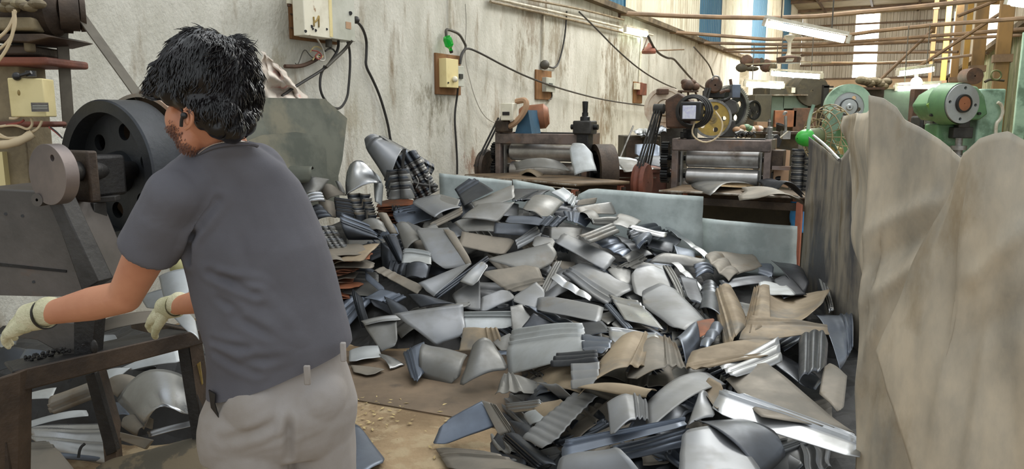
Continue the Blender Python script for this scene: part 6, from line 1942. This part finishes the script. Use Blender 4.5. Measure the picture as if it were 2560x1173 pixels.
# ================================================================== scrap below and on the press stand
UND = '''
48,1060 214,1020 220,1038 70,1068|3.25|.12|steel_pale|n|.2|white curved strip under the stand, above the blue ribbed fender
66,1056 262,1046 285,1150 84,1120|3.15|.25|steel_shiny|a|.25|blue-silver fender with long ribs under the press stand
129,985 226,950 232,990 122,1034|3.15|.15|steel_dusty|b|.3|dusty bent offcut with ragged lower edge under the stand
48,990 141,968 128,996 46,1002|3.3|.1|steel_pale|n|.1|white flat offcut at the left under the stand
262,926 326,918 268,966 258,950|3.3|.1|steel_pale|n|.1|white triangular offcut between the stand legs
298,920 445,870 450,906 326,924|3.4|.1|steel_pale|n|.2|beige curved sheet just under the front beam
250,960 340,935 380,965 290,985|3.2|.1|steel_dusty|n|.4|dark brown domed piece between the stand legs
285,975 478,930 486,1040 350,1046|3.05|.3|steel_shiny|n|.45|large shiny barrel-shaped fender between the stand legs
268,1005 350,1020 345,1045 280,1040|3.1|.1|steel_blue|n|.3|blue jagged scrap under the shiny barrel-shaped fender
290,1050 382,1040 378,1068 340,1085|2.95|.1|steel_dusty|n|.35|dusty curled tongue below the shiny fender
366,1078 492,1048 494,1062 372,1094|2.95|.05|steel_shiny|n|.2|thin bright edge low between the stand legs
40,1100 110,1095 200,1190 40,1190|2.85|.2|steel_dusty|t|.3|dusty ribbed fender at the bottom left corner
100,1112 262,1130 268,1150 120,1140|3.1|.1|steel_blue|a|.1|second blue ribbed strip under the blue-silver fender
215,1185 306,1138 518,1080 530,1190|2.55|.2|camo_plate|n|.1|broad muddy plate with dark blotches at the bottom beside the man
500,858 545,850 552,884 512,884|3.3|.1|steel_shiny|n|.5|shiny bowl-like offcut between stand corner and shirt
500,905 546,900 552,965 520,960|3.2|.15|steel_grey|a|.2|grey ribbed offcut between stand leg and shirt
-20,880 60,868 150,905 -20,930|3.1|.1|steel_dark|n|.2|dark sheet under the lower block of the press
60,870 150,890 130,915 30,925|2.9|.1|steel_blue|n|.2|blue-grey sheet below the debris on the stand
240,840 300,836 262,886 240,880|2.9|.05|steel_pale|n|.1|white triangular piece seen through the stand top
395,690 470,668 475,740 410,752|2.75|.1|steel_pale|n|.15|white sheet between the two arms
350,740 420,720 440,760 370,775|2.8|.1|steel_pale|n|.1|grey-white sheet behind the elbow
248,800 400,775 420,800 250,830|2.62|.1|steel_dusty|n|.2|dusty offcut being pushed into the press
0,835 45,842 40,860 0,870|2.6|.1|steel_pale|n|.1|pale sheet end under the left glove
'''
for i, ln in enumerate(x for x in UND.strip().split('\n') if x):
    s, Y, tl, m, rib, bu, lab = ln.split('|')
    w = {'rib': None if rib == 'n' else rib}
    sheet(fixed(s, float(Y), float(tl)), m, lab, 800 + i, 'scrap around the press stand', bulge=float(bu), bax='v' if rib != 'n' else 'u', **w)
sheet([P(432, 790, 2.62), P(484, 780, 2.64), P(498, 848, 2.5), P(470, 828, 2.5)], 'steel_pale', 'bluish white sheet held by the right glove over the stand corner', 860, 'scrap around the press stand', bulge=.15, clip=(0, .3, 0, 0))
tag(obj('steel_hook', G().tube([P(212, 1110, 3.0), P(200, 1120, 2.98), P(196, 1145, 2.96)], .006), 'iron_black'), 'small black hooked rod lying on the blue-silver fender', 'hook')
for k, pts in enumerate((((497, 760), (500, 800), (520, 830), (530, 880)), ((512, 765), (498, 790), (508, 825), (512, 870)), ((500, 800), (520, 790), (540, 800)))):
    tag(obj('loose_wire', G().tube([P(a, b, 2.9) for a, b in pts], .002, 5), 'wire_white'), 'thin white wire hanging between stand corner and shirt', 'wire', 'thin wires beside the shirt')
tag(obj('yellow_rag', G().ball(P(448, 668, 2.9), (.035, .04, .04), nu=14, nv=9), 'tape_yellow'), 'yellowish rag seen under the sleeve', 'rag')
# back filler so that the dark interior under the stand reads as scrap
q = onz(862, 1068, .05), onz(905, 1067, .06), onz(968, 1150, .03), onz(850, 1230, .02)
sheet(list(q), 'steel_blue', 'flat blue-grey offcut on the floor behind the trousers', 870, 'scrap around the press stand', bulge=.12, clip=(.1, .1, .1, 0))
random.seed(12)
for k in range(20):
    x, y = random.uniform(-20, 520), random.uniform(930, 1160)
    s = random.uniform(30, 60)
    a = random.uniform(-.6, .6)
    qq = [(x + (i * math.cos(a) - j * .5 * math.sin(a)) * s, y + (i * math.sin(a) + j * .5 * math.cos(a)) * s) for i, j in ((-1, -1), (1, -1), (1, 1), (-1, 1))]
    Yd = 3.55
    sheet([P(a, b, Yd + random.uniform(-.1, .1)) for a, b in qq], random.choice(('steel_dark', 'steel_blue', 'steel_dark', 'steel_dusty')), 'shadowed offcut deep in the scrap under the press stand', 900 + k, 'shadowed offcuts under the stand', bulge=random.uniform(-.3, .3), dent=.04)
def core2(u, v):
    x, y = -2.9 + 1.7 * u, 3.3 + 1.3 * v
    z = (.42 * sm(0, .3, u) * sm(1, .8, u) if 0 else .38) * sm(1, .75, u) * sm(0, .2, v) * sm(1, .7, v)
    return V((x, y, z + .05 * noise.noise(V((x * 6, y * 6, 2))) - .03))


tag(obj('scrap_core', G().grid(core2, 40, 20), 'heap_gap_shade', smooth=False), 'dark filler surface under the press stand, standing in for shade in the gaps', 'scrap', kind='stuff')
# ================================================================== THE MAN
def remesh(name, g, m, vox, sm_it=6, disp=None, parent=None, cut=None, flat=False, label=None):
    """union of overlapping closed pieces -> one smooth continuous surface"""
    me = bpy.data.meshes.new(name + '_src')
    bm = bmesh.new()
    vs = [bm.verts.new(p) for p in g.v]
    for f in g.f:
        if len(set(f)) >= 3:
            try:
                bm.faces.new([vs[i] for i in f])
            except ValueError:
                pass
    bmesh.ops.remove_doubles(bm, verts=bm.verts, dist=2e-4)
    bmesh.ops.recalc_face_normals(bm, faces=bm.faces)
    bm.to_mesh(me)
    bm.free()
    tmp = bpy.data.objects.new(name + '_src', me)
    COL.objects.link(tmp)
    r = tmp.modifiers.new('r', 'REMESH')
    r.mode = 'VOXEL'
    r.voxel_size = vox
    s = tmp.modifiers.new('s', 'SMOOTH')
    s.factor = .5
    s.iterations = sm_it
    dg = bpy.context.evaluated_depsgraph_get()
    dg.update()
    ev = tmp.evaluated_get(dg)
    out = bpy.data.meshes.new_from_object(ev)
    bpy.data.objects.remove(tmp)
    bm = bmesh.new()
    bm.from_mesh(out)
    bm.normal_update()
    if disp:
        mv = [(v, v.normal * disp(v.co, v.normal)) for v in bm.verts]
        for v, d in mv:
            v.co += d
    for (pt, nn) in (cut or ()):
        geom = bm.verts[:] + bm.edges[:] + bm.faces[:]
        bmesh.ops.bisect_plane(bm, geom=geom, plane_co=pt, plane_no=nn, clear_outer=True)
    W = Matrix.Translation(PW[parent.name])
    bmesh.ops.transform(bm, matrix=W.inverted(), verts=bm.verts)
    for f in bm.faces:
        f.smooth = True
    bm.to_mesh(out)
    bm.free()
    out.name = name
    out.materials.clear()
    out.materials.append(MATS[m])
    o = bpy.data.objects.new(name, out)
    COL.objects.link(o)
    o.parent = parent
    PW[o.name] = PW[parent.name]
    if label:
        o['label'] = label
    return o


PY = 1.85
foot = P(705, 1000, PY)
man = thing('person', 'man in dark grey t-shirt and grey trousers feeding the press, seen from behind', 'person', (foot.x, foot.y, 0))
E1 = V((.93, .36, 0)).normalized()       # across the body (to his right)
E2 = V((-.36, .93, 0)).normalized()      # body depth (forward)


def rings(g, rows, e1=E1, e2=E2, seg=36, p=2.3):
    """loft of superellipse rings: (centre, half width, half depth)"""
    vs = []
    for c, a, b in rows:
        for k in range(seg):
            t = 2 * PI * k / seg
            ct, st = math.cos(t), math.sin(t)
            vs.append(V(c) + e1 * a * math.copysign(abs(ct) ** (2 / p), ct) + e2 * b * math.copysign(abs(st) ** (2 / p), st))
    fs = [tuple(range(seg))[::-1], tuple((len(rows) - 1) * seg + k for k in range(seg))]
    for i in range(len(rows) - 1):
        for k in range(seg):
            k2 = (k + 1) % seg
            fs.append((i * seg + k, i * seg + k2, (i + 1) * seg + k2, (i + 1) * seg + k))
    return g.add(vs, fs)


def row(x0, x1, y, Y, b):
    """ring from its left and right outline pixels"""
    c = P((x0 + x1) / 2, y, Y)
    a = abs(P(x1, y, Y).x - P(x0, y, Y).x) / 2
    # silhouette of the oblique ellipse
    w = math.sqrt(max(1e-6, a * a - (b * E2.x) ** 2)) / E1.x
    return (c, w, b)


# key joints
sL = P(436, 492, 1.72)
eL = P(312, 742, 1.80)
wL = P(92, 790, 1.90)
sR = P(672, 470, 1.95)
eR = P(600, 735, 2.12)
wR = P(425, 768, 2.32)
hc = P(512, 232, 1.76)
Fh = V((-.50, .80, -.32)).normalized()     # where he looks
Lh = UP.cross(Fh).normalized()             # his left
Uh = Fh.cross(Lh).normalized()
if Uh.z < 0:
    Uh = -Uh
hax = (Fh, Lh, Uh)


def hp(f, l, u):
    return hc + Fh * f + Lh * l + Uh * u


# ---- body (skin): one continuous surface
b = G()
b.ball(hp(-.012, 0, .02), (.102, .078, .098), hax, 28, 20)       # skull
b.ball(hp(.042, 0, -.035), (.062, .064, .085), hax, 24, 16)      # face
b.ball(hp(.055, 0, -.095), (.045, .046, .036), hax, 20, 14)      # jaw and chin
b.cap(hp(.02, .045, -.075), .03, hp(.07, .015, -.11), .022)
b.cap(hp(.02, -.045, -.075), .03, hp(.07, -.015, -.11), .022)
b.ball(hp(.078, .0, -.118), (.02, .024, .018), hax, 14, 10)
b.cap(hp(.1, 0, .0), .009, hp(.118, 0, -.035), .013)             # nose
b.cap(hp(.095, .018, -.072), .009, hp(.095, -.018, -.072), .009)  # lips
b.cap(hp(.085, .036, .012), .014, hp(.092, .012, .016), .012)    # brow
b.cap(hp(.085, -.036, .012), .014, hp(.092, -.012, .016), .012)
for s in (1, -1):                                                # ears
    b.ball(hp(-.012, s * .075, -.02), (.018, .008, .03), (Fh, Lh * s + Fh * -.3, Uh), 14, 10)
b.ball(P(456, 300, 1.75), (.036, .05, .045), nu=18, nv=12)
b.ball(P(478, 348, 1.74), (.03, .04, .034), nu=18, nv=12)
nb = P(574, 402, 1.85)
b.cap(hp(-.03, 0, -.06), .054, nb, .058)
b.cap(nb, .058, P(590, 480, 1.86), .055)
rings(b, [row(520, 670, 460, 1.86, .05), row(480, 710, 520, 1.87, .08), row(480, 770, 600, 1.87, .1), row(500, 800, 700, 1.87, .1), row(530, 830, 800, 1.87, .1), row(550, 850, 900, 1.88, .1), row(550, 860, 1000, 1.88, .11), row(560, 850, 1060, 1.88, .1)])
b.cap(sL, .058, sL.lerp(eL, .5), .052)
b.cap(sL.lerp(eL, .45), .052, eL, .041)
b.cap(eL, .042, eL.lerp(wL, .35), .044)
b.cap(eL.lerp(wL, .35), .044, wL, .027)
b.cap(sR, .056, eR, .042)
b.cap(eR, .042, eR.lerp(wR, .35), .043)
b.cap(eR.lerp(wR, .35), .043, wR, .027)
b.cap(P(560, 480, 1.85), .045, sL, .05)
b.cap(P(610, 480, 1.88), .045, sR, .05)
hipL, hipR = P(618, 1060, 1.85), P(790, 1050, 1.93)
kL, kR = V((hipL.x + .02, 1.82, .5)), V((hipR.x + .02, 1.95, .5))
aL, aR = V((hipL.x + .03, 1.92, .09)), V((hipR.x + .06, 2.02, .09))
for h, k, a in ((hipL, kL, aL), (hipR, kR, aR)):
    b.cap(h, .085, k, .055)
    b.cap(k, .055, a, .036)
    b.cap(a - UP * .03, .035, a + V((-.09, .14, -.055)), .028)
wrist_n = (wL - eL).normalized()
body = remesh('body', b, 'skin', .0055, 5, parent=man)

# ---- t-shirt
def crease(lines):
    L = [(P(*a), P(*c_), w, d) for a, c_, w, d in lines]

    def f(p, n):
        z = 0.
        for a, c_, w, d in L:
            ab = c_ - a
            t = max(0, min(1, (p - a).dot(ab) / ab.length_squared))
            q = (p - a - ab * t)
            e = q.length
            if e < w * 3:
                z -= d * math.exp(-(e / w) ** 2) * (1 - .5 * abs(2 * t - 1))
                e2_ = abs(e - w * 1.6)
                z += d * .55 * math.exp(-(e2_ / w) ** 2) * (1 - .5 * abs(2 * t - 1))
        z += .0035 * noise.noise(p * 9) + .0016 * noise.noise(V((p.x * 26, p.y * 26, p.z * 14)))
        return z
    return f


s = G()
rings(s, [row(515, 634, 357, 1.79, .07), row(500, 642, 370, 1.80, .078), row(478, 665, 390, 1.82, .084), row(445, 700, 420, 1.83, .09), row(418, 735, 460, 1.85, .105), row(412, 760, 510, 1.86, .115), row(440, 783, 560, 1.87, .122),
          row(472, 803, 610, 1.87, .125), row(488, 820, 670, 1.87, .122), row(502, 835, 730, 1.87, .118), row(518, 852, 790, 1.87, .118), row(534, 866, 850, 1.87, .12),
          row(540, 872, 910, 1.88, .125), row(538, 878, 970, 1.88, .13), row(536, 884, 1030, 1.88, .13)])
dA = (eL - sL).normalized()
cuffL = sL + dA * .155
s.cap(sL - dA * .005, .063, sL + dA * .08, .062)
s.cyl(sL + dA * .05, sL + dA * .17, .063, .070, 32)
s.cap(P(510, 440, 1.80), .07, sL, .062)
s.cap(P(640, 430, 1.88), .07, sR, .064)
dR = (eR - sR).normalized()
s.cap(sR, .066, sR + dR * .19, .07)
cr = crease([((545, 500, 1.75), (480, 590, 1.74), .012, .014), ((530, 550, 1.75), (482, 590, 1.74), .01, .008),
             ((480, 585, 1.74), (470, 650, 1.75), .013, .02),
             ((345, 575, 1.66), (400, 560, 1.64), .01, .006), ((360, 610, 1.66), (430, 570, 1.64), .012, .007), ((400, 620, 1.66), (450, 560, 1.66), .01, .006),
             ((530, 680, 1.74), (640, 735, 1.74), .011, .012), ((560, 690, 1.74), (690, 720, 1.74), .01, .008), ((640, 735, 1.74), (730, 775, 1.74), .01, .009),
             ((550, 745, 1.74), (600, 780, 1.74), .01, .006), ((590, 790, 1.74), (720, 870, 1.74), .012, .009), ((660, 770, 1.74), (760, 850, 1.75), .014, .01),
             ((700, 660, 1.74), (780, 760, 1.76), .016, .01), ((740, 640, 1.75), (830, 800, 1.78), .016, .01), ((760, 720, 1.75), (845, 830, 1.78), .012, .01),
             ((540, 850, 1.75), (620, 870, 1.74), .01, .008), ((545, 880, 1.75), (640, 930, 1.74), .012, .008), ((620, 900, 1.74), (760, 900, 1.74), .012, .008), ((700, 860, 1.74), (800, 850, 1.76), .012, .008),
             ((680, 540, 1.74), (700, 640, 1.74), .02, .006), ((560, 420, 1.74), (600, 480, 1.74), .018, .004), ((600, 600, 1.74), (620, 680, 1.74), .016, .005)])
hem_a, hem_b = P(540, 985, 1.8), P(862, 868, 1.86)
hem_d = (hem_b - hem_a).normalized()
hem_n = hem_d.cross(E2).normalized()
if hem_n.z > 0:
    hem_n = -hem_n
shirt = remesh('t_shirt', s, 'shirt', .0052, 7, disp=lambda p, n: cr(p, n) + .004, parent=man, cut=[(P(640, 985, 1.8) * .0 + hem_a + UP * -.005, hem_n)])
# sleeve cuff band
cb = G().lathe([(-.012, .069), (0, .0705), (.004, .069), (.002, .062), (-.012, .06)], sL + dA * .165, dA, 40)
obj('sleeve_hem', cb, 'shirt', shirt)
# collar rib
def ringpts(cx, cy, rx, ry, n=22):
    return [P(cx + rx * math.cos(2 * PI * k / n), cy + ry * math.sin(2 * PI * k / n), 1.79 - .06 * math.sin(2 * PI * k / n)) for k in range(n + 1)]


obj('collar', G().tube([P(x, y, Y) for x, y, Y in ((482, 394, 1.75), (505, 380, 1.728), (535, 367, 1.717), (570, 360, 1.714), (605, 358, 1.722), (632, 360, 1.745), (642, 364, 1.77))], .0055, 8, 2), 'shirt', shirt)
ch = [P(496, 384, 1.725), P(512, 371, 1.718), P(535, 360, 1.71), P(565, 354, 1.707), P(595, 353, 1.713), (P(622, 355, 1.73))]
obj('necklace', G().tube(ch, lambda t: .0016 + .0006 * math.sin(t * 300), 6, 4), 'silver', man)

# ---- trousers
p = G()
rings(p, [row(562, 840, 880, 1.87, .09), row(552, 860, 930, 1.88, .108), row(540, 872, 975, 1.88, .118), row(522, 882, 1015, 1.88, .13), row(517, 880, 1050, 1.88, .128), row(518, 873, 1085, 1.885, .122), row(526, 868, 1125, 1.89, .1)])
for (h, k, a, x) in ((hipL, kL, aL, 0), (hipR, kR, aR, 1)):
    p.cap(h - UP * .0, .104, h.lerp(k, .5), .094)
    p.cap(h.lerp(k, .5), .094, k, .076)
    p.cap(k, .076, a, .064)
# buttocks
p.ball(P(640, 1010, 1.8), (.085, .075, .085), (E1, E2, UP), 20, 14)
p.ball(P(790, 990, 1.86), (.08, .075, .085), (E1, E2, UP), 20, 14)
crp = crease([((722, 985, 1.74), (722, 1150, 1.78), .012, .016), ((722, 1050, 1.74), (560, 1100, 1.74), .014, .006), ((722, 1060, 1.74), (850, 1030, 1.78), .012, .008), ((560, 1000, 1.75), (530, 1060, 1.78), .01, .006),
              ((740, 1090, 1.76), (850, 1060, 1.8), .01, .006), ((780, 900, 1.76), (800, 1000, 1.78), .012, .005), ((600, 1120, 1.76), (700, 1090, 1.76), .01, .005), ((760, 890, 1.76), (765, 985, 1.76), .006, .004)])
tr = remesh('trousers', p, 'trousers', .0058, 7, disp=lambda q, n: crp(q, n) + .003, parent=man, cut=[(V((0, 0, .085)), V((0, 0, -1)))])
obj('belt_loop', G().box(P(768, 938, 1.75), (.016, .01, .05)), 'trousers', tr, bev=.003)
obj('belt_loop', G().box(P(858, 880, 1.80), (.014, .012, .05)), 'trousers', tr, bev=.003)
obj('pocket_opening', G().prism([P(521, 976, 1.75), P(538, 986, 1.74), P(536, 1010, 1.74), P(546, 1045, 1.74), P(527, 1020, 1.745)], V((0, .006, 0))), 'dark_plastic', tr)
# shoes
for a in (aL, aR):
    g = G()
    g.cap(a + V((.01, -.02, -.055)), .04, a + V((-.1, .17, -.06)), .034)
    g.ball(a + V((-.08, .14, -.055)), (.045, .07, .035), nu=14, nv=10)
    sh = remesh('shoe', g, 'dark_plastic', .007, 3, parent=man, cut=[(V((0, 0, .0)), V((0, 0, -1)))])

# ---- beard shadow, ear bud, hair


def proj(p):
    d = p - CAM
    z = d.y * CP - d.z * SP
    return 1280 + F * d.x / z, 586.5 - F * (d.z * CP + d.y * SP) / z


bd = G()
rnd = random.Random(8)
JAW = [(432, 318), (440, 336), (450, 352), (462, 368), (476, 380), (486, 384)]
for pp in body.data.polygons:
    c0 = V(pp.center) + PW[body.name]
    if abs(c0.y - 1.72) > .13 or not 1.3 < c0.z < 1.75:
        continue
    x, y = proj(c0)
    dd_ = min(math.hypot(x - a, y - b_) for a, b_ in JAW)
    if dd_ < 17 and V(pp.normal).dot(CAM - c0) > -.1:
        for _ in range(3):
            if rnd.random() < 1.1 - dd_ / 19:
                q = c0 + V((rnd.uniform(-.003, .003), rnd.uniform(-.003, .003), rnd.uniform(-.003, .003)))
                bd.tube([q, q + V(pp.normal) * .0018 + V((-.0015, 0, -.005))], .0007, 3, 0)
obj('beard', bd, 'beard', man)['kind'] = 'stuff'
ear = P(466, 302, 1.70)
eg = G()
eg.ball(P(467, 292, 1.664), (.010, .008, .019), (Fh, Lh, Uh), 16, 10)
eg.tube([P(462, 276, 1.662), P(470, 270, 1.66), P(480, 280, 1.658), P(481, 300, 1.658), P(474, 316, 1.662), P(464, 322, 1.665)], .0048, 8)
obj('ear', eg, 'skin', man)
obj('ear_bud', G().tube([P(457, 290, 1.648), P(454, 300, 1.65), P(453, 316, 1.654)], .004, 8).ball(P(460, 289, 1.65), .0075), 'dark_plastic', man)

h = G()
h.ball(hp(-.036, 0, .034), (.098, .094, .098), hax, 28, 18)


def sc(x, y, Y):
    return P(x, y, Y)


HY = 1.76
for (x, y, Y, r) in ((470, 180, 1.72, .062), (520, 160, 1.74, .072), (570, 175, 1.77, .068), (590, 230, 1.79, .062), (545, 225, 1.74, .078), (485, 225, 1.71, .062),
                     (430, 190, 1.72, .045), (405, 215, 1.73, .034), (440, 232, 1.70, .038), (560, 280, 1.76, .058), (590, 290, 1.79, .045), (520, 275, 1.71, .046), (585, 140, 1.79, .045),
                     (530, 270, 1.68, .034), (560, 285, 1.69, .036), (518, 298, 1.685, .03), (548, 314, 1.69, .033), (578, 322, 1.705, .034), (604, 308, 1.75, .034), (612, 280, 1.78, .034), (605, 190, 1.81, .045), (480, 150, 1.74, .045), (620, 240, 1.83, .028), (615, 280, 1.81, .026),
                     (500, 262, 1.68, .03), (440, 160, 1.75, .036)):
    h.ball(P(x, y, Y), (r, r * .95, r), nu=18, nv=12)


def hd(p, n):
    q = p - hc
    return .004 * noise.noise(p * 22) + .0035 * noise.noise(V((p.x * 60, p.y * 60, p.z * 30)))


hair = remesh('hair', h, 'hair', .0055, 4, disp=hd, parent=man)
# locks over the cap: each follows the flow from the crown
me = hair.data
crown = P(548, 120, 1.76)


def proj(p):
    d = p - CAM
    z = d.y * CP - d.z * SP
    return 1280 + F * d.x / z, 586.5 - F * (d.z * CP + d.y * SP) / z


lk = G()
rnd = random.Random(5)
polys = [pp for pp in me.polygons]
cand = rnd.sample(polys, min(4200, len(polys)))
Wm = PW[hair.name]
for pp in cand:
    c0 = V(pp.center) + Wm
    n0 = V(pp.normal)
    fl = c0 - crown
    fl = fl - n0 * fl.dot(n0)
    if fl.length < .004:
        continue
    fl.normalize()
    down = (V((0, 0, -1)) - n0 * (-n0.z))
    fl = (fl + down * .7 + V((noise.noise(c0 * 14), noise.noise(c0 * 14 + V((7, 0, 0))), noise.noise(c0 * 14 + V((0, 7, 0))))) * .7).normalized()
    L = rnd.uniform(.015, .036)
    side = n0.cross(fl)
    bend = rnd.uniform(-.35, .35)
    pts = [c0 - n0 * .002, c0 + fl * L * .4 + n0 * .0022, c0 + fl * L * .75 + n0 * .0022 + side * L * bend * .4, c0 + fl * L + side * L * bend + n0 * rnd.uniform(-.002, .0025)]
    tx, ty = proj(pts[-1])
    if ty > lerp([355, 410, 450, 490, 520, 600, 650], [245, 246, 262, 312, 326, 350, 300], tx):
        continue
    r0 = rnd.uniform(.0012, .0026)
    lk.tube(pts, lambda t, r0=r0: r0 * (1 - t) + .0002, 4, 1)
# wisps on top and the tuft over the forehead
for k in range(70):
    u = rnd.random()
    base = P(500 + 120 * u, 98 + 22 * abs(u - .4) * 1.2, 1.76) + V((0, rnd.uniform(-.03, .03), -.01))
    tip = base + V((rnd.uniform(-.03, .035), rnd.uniform(-.02, .02), rnd.uniform(.008, .03)))
    mid = (base + tip) / 2 + V((rnd.uniform(-.012, .012), 0, .008))
    lk.tube([base, mid, tip], lambda t: .0012 * (1 - t) + .0002, 4, 1)
for k in range(60):
    a = P(415 + rnd.uniform(-20, 12), 215 + rnd.uniform(-25, 25), 1.73)
    bq = P(362 + rnd.uniform(-4, 18), 190 + rnd.uniform(0, 55), 1.74)
    lk.tube([a, (a + bq) / 2 + V((0, 0, -.01)), bq], lambda t: .003 * (1 - t) + .0004, 4, 1)
obj('hair_locks', lk, 'hair', hair)['kind'] = 'stuff'

# ---- gloved hands
def hand(wr, fwd, nrm, side_s, scale=1., curl=.5):
    """wr wrist, fwd finger direction, nrm back of the hand, thumb on side*side_s"""
    g = G()
    fwd = fwd.normalized()
    nrm = (nrm - fwd * nrm.dot(fwd)).normalized()
    sd = fwd.cross(nrm) * side_s
    k = scale

    def q(f, s_, n):
        return wr + fwd * f * k + sd * s_ * k + nrm * n * k
    g.cap(wr - fwd * .05, .036 * k, wr + fwd * .01, .032 * k)
    g.ball(q(.05, 0, 0), (.052 * k, .043 * k, .019 * k), (fwd, sd, nrm), 20, 14)
    g.cap(q(.02, .022, 0), .02 * k, q(.08, .028, 0), .016 * k)
    g.cap(q(.02, -.022, 0), .02 * k, q(.08, -.028, 0), .015 * k)
    for s_, L, b0 in ((.030, .070, .088), (.010, .080, .092), (-.011, .074, .089), (-.030, .058, .082)):
        c = curl
        p0 = q(b0, s_, .002)
        ang = 0.
        pt = p0
        for i, fr in enumerate((.45, .32, .23)):
            ang += c * (.7 if i == 0 else 1.)
            d = fwd * math.cos(ang) - nrm * math.sin(ang) + sd * (s_ * 1.5)
            nx = pt + d.normalized() * L * fr * k
            g.cap(pt, (.0112 - .001 * i) * k, nx, (.0104 - .001 * i) * k, 10)
            pt = nx
    t0 = q(.015, .03, -.004)
    t1 = q(.045, .058, -.014)
    t2 = q(.072, .066, -.028)
    t3 = q(.092, .062, -.042)
    g.cap(t0, .017 * k, t1, .0145 * k, 12)
    g.cap(t1, .0135 * k, t2, .012 * k, 12)
    g.cap(t2, .012 * k, t3, .0105 * k, 12)
    return g


gd = lambda q, n: .0012 * noise.noise(q * 60)
hL = hand(wL, (P(-10, 832, 1.95) - wL), V((.1, -.55, .8)), 1, 1.06, .45)
gl = remesh('glove', hL, 'glove', .0042, 3, disp=gd, parent=man)
dl_ = (wL - eL).normalized()
obj('glove_cuff', G().lathe([(-.03, .034), (-.035, .039), (-.01, .0385), (.03, .037), (.03, .033)], wL - dl_ * .0, dl_, 32), 'glove', gl)
obj('cuff_band', G().lathe([(-.037, .0375), (-.037, .041), (-.031, .041), (-.031, .0375)], wL, dl_, 32), 'dark_plastic', gl)
hR = hand(wR, (P(330, 812, 2.42) - wR), V((.0, -.6, .8)), -1, 1.0, .6)
gr = remesh('glove', hR, 'glove', .0042, 3, disp=gd, parent=man)
dr_ = (wR - eR).normalized()
obj('glove_cuff', G().lathe([(-.03, .033), (-.035, .0375), (-.01, .037), (.03, .036), (.03, .032)], wR, dr_, 32), 'glove', gr)
